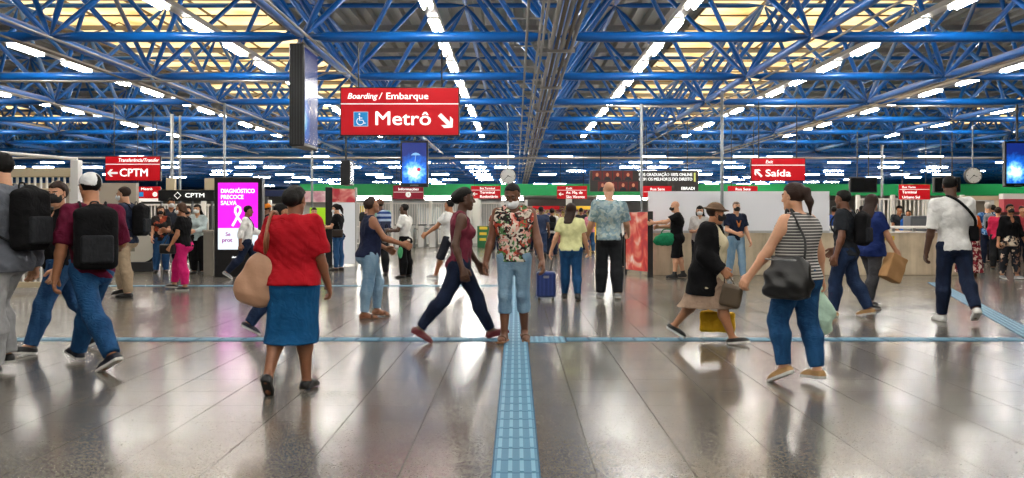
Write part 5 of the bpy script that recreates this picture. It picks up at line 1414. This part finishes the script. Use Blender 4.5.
def person_behind():
    p = Person('man in white tee walking behind the woman in maroon top', 450, 279, 1.76, -60, 'm', 1.0, TAN, **STRIDE, aL=(34, 16, 20), aR=(-20, 8, 16)).body()
    p.shirt(W_cloth, .48, .6); p.pants(C('dark_short_cloth', '#23242b', '#2e3038'), 1.1, .57, .02); sneakers(p, S_grey); p.hair(H_black, 'short')
def person_tank():
    p = Person('man in floral tank top and denim capris looking down at the blue strip', 514, 342, 1.69, 184, 'm', 1.0, BROWN, R=(4, 1.5, 4, 0), L=(-5, 1.5, 12, -12), aL=(6, 13, 16, 0), aR=(2, 12, 14, 0), head=(10, 28)).body()
    p.shirt(patches('floral_print', ['#1f1c1c', '#d9cfc0', '#a8402e', '#4f7a4a', '#e0a79a', '#26211f', '#c9bfae', '#6b3a34'], 20, distort=.12), .50, 0, neck=.05, loose=.85, infl=.016, name='tank_top')
    p.pants(J_light, 1.42, .56, .0, .006); p.sandals(S_brown, mat('tan_sole', '#7a5233', .7)); p.hair(H_black, 'short', .30); p.mask(Mk_white, True)
def person_yellow():
    p = Person('woman in pale yellow tee and jeans pulling the blue suitcase', 571, 300, 1.54, 2, 'f', 1.12, LIGHT, L=(8, 2, 4, 4), R=(-6, 2, 8, -8), aL=(-8, 20, 16), aR=(6, 14, 22), head=(30, 4)).body()
    p.shirt(C('pale_yellow_cloth', '#cfcf92', '#e0e0aa'), .51, .6, loose=.4); p.pants(J_blue, 1.9, .585, .004, .007); p.shoes(S_black, S_black, .006, .06, 'boot'); p.hair(H_brown, 'long', length=.75); p.mask(Mk_white)
    d = fd(300.5)-.05; o = thing('suitcase', 'small dark blue wheeled suitcase pulled by the woman in yellow', 'suitcase', (fx(546, d), d, 0), 0)
    ms = mat('navy_suitcase_shell', '#1a2f66', .35)
    m = MB().box((0, 0, .265), (.31, .20, .41), .035); m.build('shell', ms, o, smooth=False)
    for x in (-.1, -.035, .035, .1): MB().box((x, -.103, .265), (.022, .008, .34), .003).build('rib', mat('navy_suitcase_rib', '#22397a', .35), o)
    MB().box((0, -.105, .39), (.09, .012, .04), .004).build('badge', M_steel, o)
    for x in (-.11, .11):
        for y in (-.07, .07): MB().lathe([(0, -.015), (.03, -.015), (.03, .015), (0, .015)], (x, y, .031), 14, 'x').build('wheel', M_rubber, o)
    hp = Vector(p.world(p.J['gripL']))-Vector(o.location)
    MB().tube([(-.06, .07, .46), (hp.x-.05, hp.y, hp.z), (hp.x+.05, hp.y, hp.z), (.06, .07, .46)], .009, 8).build('telescopic_handle', M_dark, o)
def person_bald():
    p = Person('bald man in pale blue patterned shirt walking away beside the woman in yellow', 609, 298.5, 1.90, 2, 'm', 1.06, LIGHT, L=(6, 2.5, 3, 0), R=(-5, 2.5, 7, -6), aL=(6, 14, 30), aR=(12, 14, 45), head=(0, 6)).body()
    p.shirt(patches('mottled_blue_print', ['#8098a2', '#97abb0', '#a6b6b5', '#6f8991', '#9aa59e'], 21), .50, .85, loose=.8, infl=.014); p.pants(B_soft, 1.95, .57, .02); sneakers(p, S_grey)
def back_group():
    rows = [('man in navy polo walking away toward the snack kiosk', 541, 258, 1.72, 0, 'm', 1.05, DARK, C('navy_polo', '#2a3550', '#38445f'), .6, J_dark, H_black, 'short', 'strideL'),
            ('woman with black backpack walking toward the snack kiosk', 552, 257, 1.62, 5, 'f', 1.0, TAN, W_cloth, .6, J_navy, H_black, 'bun', 'pack'),
            ('man in red tee near the snack kiosk counter', 534, 252, 1.66, 30, 'm', 1.0, TAN, C('faded_red_cloth', '#8f2f33', '#a54046'), .6, J_navy, H_black, 'short', ''),
            ('person in dark jacket standing at the snack kiosk counter', 581, 252, 1.68, 10, 'm', 1.0, MID, B_soft, 1.95, J_navy, H_black, 'short', ''),
            ('woman in pink blouse standing before the snack kiosk goods', 590, 253, 1.58, -20, 'f', 1.0, LIGHT, C('dusty_pink_cloth', '#b06a7a', '#c58290'), 1.95, J_mid, H_brown, 'long', ''),
            ('person in orange tee near the bus terminal sign and white column', 496, 252, 1.66, 200, 'm', 1.0, BROWN, C('rust_cloth', '#7e3d28', '#954e36'), .6, J_dark, H_black, 'short', ''),
            ('man in dark tee beyond the bar fence near the grey panel', 367, 262, 1.74, 30, 'm', 1.0, MID, B_soft, .6, B_cloth, H_black, 'short', ''),
            ('woman in white patterned blouse and black trousers at the red poster', 624, 269, 1.62, 80, 'f', 1.0, LIGHT, patches('white_red_print', ['#e2dcd8', '#d8d2ce', '#b54a44', '#e6e0dc'], 12), .6, B_cloth, H_black, 'bun', 'mask'),
            ('person in dark clothes behind the bald man at the red poster', 617, 266, 1.60, 60, 'm', 1.0, MID, B_cloth, 1.95, B_cloth, H_black, 'short', '')]
    for lab, u, v, H, hd, sx, ft, sk, sm, sl, pm, hm, hs, ex in rows:
        pose = STRIDE if ex == 'strideL' else STAND
        p = Person(lab, u, v, H, hd, sx, ft, sk, **pose, aL=(8, 8, 30, 10), aR=(14, 8, 60, 20) if ex != 'strideL' else (-14, 8, 16)).body()
        p.shirt(sm, .49, sl); p.pants(pm); p.shoes(S_black); p.hair(hm, hs)
        if ex == 'mask': p.mask(Mk_black)
        if ex == 'pack': p.backpack('black backpack on the woman walking to the snack kiosk', B_cloth, B_soft)
def person_greenbag():
    p = Person('bald man in black tee and shorts carrying a green bag', 677, 278, 1.68, -82, 'm', 1.08, LIGHT, L=(6, 2, 4, 2), R=(-6, 2, 8, -4), aL=(62, 6, 24, 0), aR=(34, 8, 60, 30), head=(0, 10)).body()
    p.shirt(B_cloth, .50, .6); p.pants(B_cloth, 1.05, .57, .022, name='shorts'); p.shoes(S_black, S_black, .008, .05); p.mask(Mk_black)
    S = Solid(); c = p.tp(-.05, .13, .50); S.ell(c, V(.11, .30, .14), rot('x', -8), k=.03); S.ell(c+V(0, .0, .05), V(.09, .26, .10), k=.03)
    gm = C('green_bag_cloth', '#17633f', '#248058'); o = p.bag('duffel_bag', 'green duffel bag carried by the bald man in black', 'bag', S, gm, .015, .012); p.strap(o, 'handle', [c+V(0, -.14, .1), c+V(0, -.08, .22), c+V(0, .08, .22), c+V(0, .14, .1)], .012, gm)
    hnd = p.J['gripL']; S = Solid().box(hnd+V(0, .0, .03), V(.036, .008, .075), rot('x', -25), .006); o = p.bag('mobile_phone', 'dark mobile phone in the raised hand of the bald man', 'phone', S, M_black, .006, part='case')
    p.bagpart(o, 'screen', Solid().box(hnd+V(0, -.006, .03), V(.031, .006, .066), rot('x', -25), .004), mat('phone_glass', '#1c2430', .1), .005)
def person_headscarf():
    p = Person('woman with long black hair and grey top at the hoarding', 700, 277.5, 1.58, 195, 'f', 1.0, LIGHT, **STAND, aL=(16, 8, 80, 30), aR=(16, 8, 80, 30), head=(0, 14)).body()
    p.shirt(C('light_grey_top', '#a9a5a2', '#c2bebb'), .48, .9); p.pants(B_soft); p.shoes(S_black); p.hair(H_black, 'long', length=.5); p.mask(Mk_white)
def person_coat():
    p = Person('woman in black coat, brown hat and beige skirt walking with yellow bag', 709, 342, 1.52, 112, 'f', 1.15, TAN, L=(-24, 2, 18, -30), R=(24, 2, 6, 8), aL=(-6, 10, 20), aR=(-6, 14, 62, 10), head=(-14, 6), lean=4).body()
    p.skirt(C('beige_skirt_cloth', '#8f7764', '#ab9380'), .245, .58, .03); p.shirt(C('cream_blouse_cloth', '#c2b695', '#d6cbac'), .41, 0, loose=1.0, name='blouse', infl=.024)
    S = Solid(); s = p; s.add_torso(S, .45, .835, .012, .9); s.add_chest(S, .012); s.add_glutes(S, .012); z, w, d, y = s.torso_profile(); h = s.H
    S.prof(s.P, s.T, (np.array([.34, .50, .62])-.53)*h, np.array([.118, .112, .10])*h*1.1, np.array([.105, .095, .08])*h*1.1, np.array([-.02, -.012, 0])*h, k=.04)
    for n in 'LR': s.add_arm(S, n, 1.92, .010, k=.04)
    S.box(s.tp(0, .135, .60), V(.13, .13, .36)*h, s.T, .01, .01, 's'); S.cap(s.tp(0, -.01, .84), s.tp(0, 0, .9), .05*h, .06*h, .01, op='s')
    s.part('coat', S, B_cloth, .036, [s.down(.36)], .008); p.shoes(S_black, S_white, .005); p.hair(H_brown, 'short'); p.mask(Mk_black); p.hat(C('brown_hat_felt', '#5a4536', '#6d5746'))
    hl = p.J['gripL']; S = Solid().box(hl+V(0, .02, -.44), V(.05, .19, .12), None, .035); ym = C('yellow_bag_cloth', '#b88a14', '#d0a32a')
    o = p.bag('shopping_bag', 'yellow shopping bag hanging low beside the woman in black coat', 'bag', S, ym, .010, .008); p.strap(o, 'handle', [hl+V(0, -.09, -.34), hl+V(0, 0, -.01), hl+V(0, .10, -.34)], .007, ym)
    hr = p.J['gripR']; S = Solid().box(hr+V(.02, .05, -.22), V(.05, .11, .12), rot('x', -12), .04); bm_ = mat('olive_brown_leather', '#4b3d2c', .5)
    o = p.bag('handbag', 'olive brown handbag on the forearm of the woman in black coat', 'bag', S, bm_, .010, .004); p.strap(o, 'handle', [hr+V(.02, -.02, -.12), hr+V(.0, -.01, .02), hr+V(.02, .10, -.12)], .008, bm_)
def person_navy():
    p = Person('man in navy polo and pale jeans standing before the white hoarding', 736, 279.5, 1.66, 168, 'm', 1.0, LIGHT, L=(10, 3, 6, 4), R=(-4, 3, 4, 0), aL=(4, 8, 24), aR=(10, 10, 70, 40), head=(6, 4)).body()
    p.shirt(C('dark_navy_tee', '#141a2a', '#1e2538'), .50, .65); p.pants(J_light, 1.95, .57, .006); sneakers(p, S_grey); p.hair(mat('thin_brown_hair', '#5d4432', .6), 'buzz', .3); p.mask(Mk_black)
    S = Solid().cap(p.tp(-.03, .08, .765), p.tp(0, .082, .69), .012, .02).cap(p.tp(.03, .08, .765), p.tp(0, .082, .69), .012, .02); p.part('neck_scarf', S, mat('orange_print_cloth', '#b5672a', .8), h=.012)
def person_striped():
    p = Person('woman in striped sleeveless top and jeans with black shoulder bag', 797, 383, 1.57, -34, 'f', 1.22, LIGHT, R=(-6, 2, 6, -4), L=(18, 3, 30, -26), aL=(18, 22, 10, 0), aR=(-2, 22, 14), head=(-8, 6)).body()
    p.shirt(stripes('fine_stripes', '#2b2c30', '#b9b6b0', .024, .52), .51, 0, loose=.35, name='top'); p.pants(J_blue, 1.90, .58, .006, .008); p.shoes(S_tan, S_white, .005); p.hair(H_brown, 'ponytail')
    S = Solid(); c = V(-.235, -.10, .895); S.prof(c, rot('z', 102)@rot('x', 4), np.array([-.19, -.17, -.10, .02, .10, .145]), np.array([.13, .17, .195, .18, .155, .14]), np.array([.05, .075, .09, .075, .05, .035]), pw=3.0)
    o = p.bag('shoulder_bag', 'large black leather bag on the woman in striped top', 'bag', S, K_leather, .010, .010)
    sh = p.tp(-.072, -.01, .853)
    for dy in (-.10, .10): p.strap(o, 'strap', [c+V(.05, dy*1.2, .13), c+V(.09, dy*.9, .28), sh+V(-.01, dy*.25, .02), sh+V(.05, dy*.3, -.02)], .010, K_leather)
    p.strap(o, 'trim', [c+V(-.09, -.15, .12), c+V(-.095, 0, .12), c+V(-.09, .15, .12)], .006, M_steel)
    h = p.J['gripR']; S = Solid(); S.ell(h+V(.02, 0, -.25), V(.12, .09, .17), k=.03); S.cap(h, h+V(.01, 0, -.16), .015, .07, .05)
    t = C('pale_green_plastic', '#a9cdb6', '#c4e0cd', .35); o = p.bag('plastic_bag', 'pale green plastic bag held by the woman in striped top', 'bag', S, t, .010, .014); p.bagpart(o, 'handle_loop', Solid().cap(h+V(0, -.03, -.05), h+V(0, 0, .02), .012, .014, .01).cap(h+V(0, .03, -.05), h+V(0, 0, .02), .012, .014, .01), t)
def person_pair():
    p = Person('man in dark tee and jeans walking away with black backpack, beside the woman in navy', 845, 317, 1.70, -52, 'm', 1.05, BROWN, L=(14, 2, 10, 0), R=(-12, 2, 16, -12), aL=(-6, 10, 20), aR=(12, 10, 30), head=(10, 4)).body()
    p.shirt(C('dark_grey_tee', '#1e2024', '#2a2d32'), .49, .7); p.pants(J_dark, 1.93, .56, .012); p.shoes(S_tan, S_white, .006); p.hair(H_black, 'short'); p.backpack('black backpack on the man in dark tee walking away', B_cloth, B_soft, .95)
    p = Person('woman in navy blue top and grey leggings carrying a brown paper bag', 871, 309, 1.66, 66, 'f', 1.12, LIGHT, L=(18, 2, 22, -4), R=(-6, 2, 8, -6), aL=(10, 8, 16), aR=(20, 10, 8), head=(-16, 6)).body()
    p.shirt(C('navy_blue_top', '#16244f', '#213168'), .46, .7, loose=.8); p.pants(C('grey_leggings_cloth', '#38383b', '#4a4a4e'), 1.85, .57, .0, .006); sneakers(p); p.hair(H_brown, 'long', length=.8); p.mask(Mk_white)
    h = p.J['gripR']; R = rot('x', -24); c = h+R@V(0, .0, -.20); pm = mat('kraft_paper', '#b58a5a', .8, noise=.15, bump=.2, bscale=14)
    S = Solid().box(c, V(.085, .15, .19), R, .012); o = p.bag('paper_bag', 'brown paper bag swinging from the hand of the woman in navy blue', 'bag', S, pm, .010, .006); p.strap(o, 'handle', [c+R@V(0, -.06, .18), h+V(0, 0, .01), c+R@V(0, .06, .18)], .006, pm)
def person_white():
    p = Person('man in white sweater and dark trousers walking away past the parapet', 954, 322, 1.87, 8, 'm', 1.0, DARK, L=(8, 2, 4, 0), R=(-16, 2, 26, -26), aL=(-4, 12, 14), aR=(18, 10, 40), head=(6, 6), side=-3).body()
    p.shirt(C('white_sweater_knit', '#cfcecb', '#e6e5e2'), .49, .95, loose=.9, infl=.014, name='sweater', wr=.009, flare=.008); p.pants(J_navy, 1.93, .56, .006); p.shoes(mat('white_shoe_leather', '#dddcd8', .5), S_white, .006); p.hair(H_black, 'buzz')
    S = Solid().box(p.tp(.125, .0, .60), V(.05, .11, .10), p.T, .03); o = p.bag('sling_bag', 'black sling bag with wide strap on the man in white sweater', 'bag', S, B_cloth, .012)
    p.strap(o, 'strap', [p.tp(.13, -.04, .64), p.tp(.115, -.085, .70), p.tp(.06, -.095, .78), p.tp(.0, -.07, .845), p.tp(-.04, -.01, .862), p.tp(-.03, .06, .81), p.tp(.04, .095, .74), p.tp(.13, .05, .64)], .018, B_cloth)
def right_group():
    p = Person('woman in orange top and red patterned long skirt by the parapet', 969, 277.5, 1.60, 20, 'f', 1.1, BROWN, **STAND, aL=(8, 8, 30), aR=(8, 8, 30)).body()
    p.shirt(C('orange_top_cloth', '#c24e1c', '#d8642e'), .52, .7); p.skirt(patches('red_skirt_print', ['#7a1d2a', '#d8c7bd', '#8a2433', '#5e1420', '#c9a79c'], 17), .07, .58, .05); p.shoes(S_brown); p.hair(H_black, 'bun')
    p = Person('woman in black top and floral trousers facing the viewer', 1010, 279, 1.60, 176, 'f', 1.05, TAN, L=(8, 3, 5, 2), R=(-5, 2, 8, -6), aL=(4, 14, 14), aR=(-4, 14, 14), head=(6, -4)).body()
    p.shirt(B_cloth, .53, 1.5, loose=.3, vneck=.05); p.pants(patches('floral_trouser_print', ['#17181c', '#1d1f26', '#b9a08a', '#20222a', '#7a5a4a', '#16171b'], 13), 1.88, .58, .008); p.shoes(S_grey, S_white); p.hair(H_black, 'bun'); p.mask(Mk_black)
    S = Solid(); z, w, d, y = p.torso_profile(); S.prof(p.P, p.T, (np.array([.42, .5, .58])-.53)*p.H, np.array([.118, .112, .096])*p.H, np.array([.09, .086, .072])*p.H, k=.02)
    p.part('tied_jacket', S, patches('jacket_print', ['#c9b7a2', '#2a2a2e', '#a88c74', '#d8cbb8'], 16), .012, [p.down(.44), p.above(.585)], .012)
    rows = [('man with white hair and blue floral shirt in the queue', 988, 266, 1.72, 20, 'm', LIGHT, patches('blue_floral_print', ['#2c5a94', '#5b88b8', '#1f4478', '#a9c0d4'], 15), .6, J_navy, H_grey, 'short'),
            ('man in dark blue shirt in the queue beside the floral shirt', 993, 263, 1.68, -20, 'm', TAN, C('dark_blue_shirt', '#1c2b55', '#28386a'), .6, B_cloth, H_black, 'short'),
            ('woman in crimson top in the queue behind the black top', 998, 270, 1.58, 30, 'f', LIGHT, C('crimson_cloth', '#a3183c', '#bb2c50'), 1.95, B_soft, H_brown, 'bun'),
            ('person in faded red shirt at the very edge of the hall', 1022, 268, 1.62, 190, 'm', TAN, C('faded_crimson', '#93303a', '#a8444c'), .6, J_navy, H_black, 'short'),
            ('officer in dark uniform and cap standing behind the parapet', 899, 263, 1.66, 170, 'm', TAN, C('uniform_cloth', '#23272c', '#30353b'), .6, B_cloth, H_black, 'cap'),
            ('person in bright blue jacket behind the parapet', 908.5, 264, 1.52, 200, 'f', TAN, C('bright_blue_jacket', '#1b4fa0', '#2b63b8'), 1.95, B_cloth, H_black, 'bun'),
            ('person in blue shirt behind the end of the hoarding', 834, 262, 1.64, 30, 'm', MID, C('royal_blue_cloth', '#1d3a7c', '#2b4a90'), .6, B_cloth, H_black, 'short'),
            ('person in dark jacket standing behind the walking couple', 862, 262, 1.66, 0, 'm', MID, B_soft, 1.95, B_cloth, H_black, 'short')]
    for lab, u, v, H, hd, sx, sk, sm, sl, pm, hm, hs in rows:
        p = Person(lab, u, v, H, hd, sx, 1.0, sk, **STAND, aL=(8, 8, 40, 10), aR=(10, 8, 50, 20)).body()
        p.shirt(sm, .49, sl); p.pants(pm); p.shoes(S_black)
        p.hair(hm, 'short' if hs == 'cap' else hs)
        if hs == 'cap': p.cap(B_cloth)
        if 'white hair' in lab: p.backpack('grey backpack on the man with white hair', C('grey_pack_cloth', '#6a6f76', '#7d828a'), B_soft, .9)
for f in (person_red, person_hidden, person_grey, person_maskwoman, person_cap, person_beige, person_pink, queue_people, person_totem, person_orange, person_dress, person_phone, person_vest, person_bluepack, person_whitetee, person_maroon, person_behind, person_tank, person_yellow, person_bald, back_group, person_greenbag, person_headscarf, person_coat, person_navy, person_striped, person_pair, person_white, right_group):
    f()
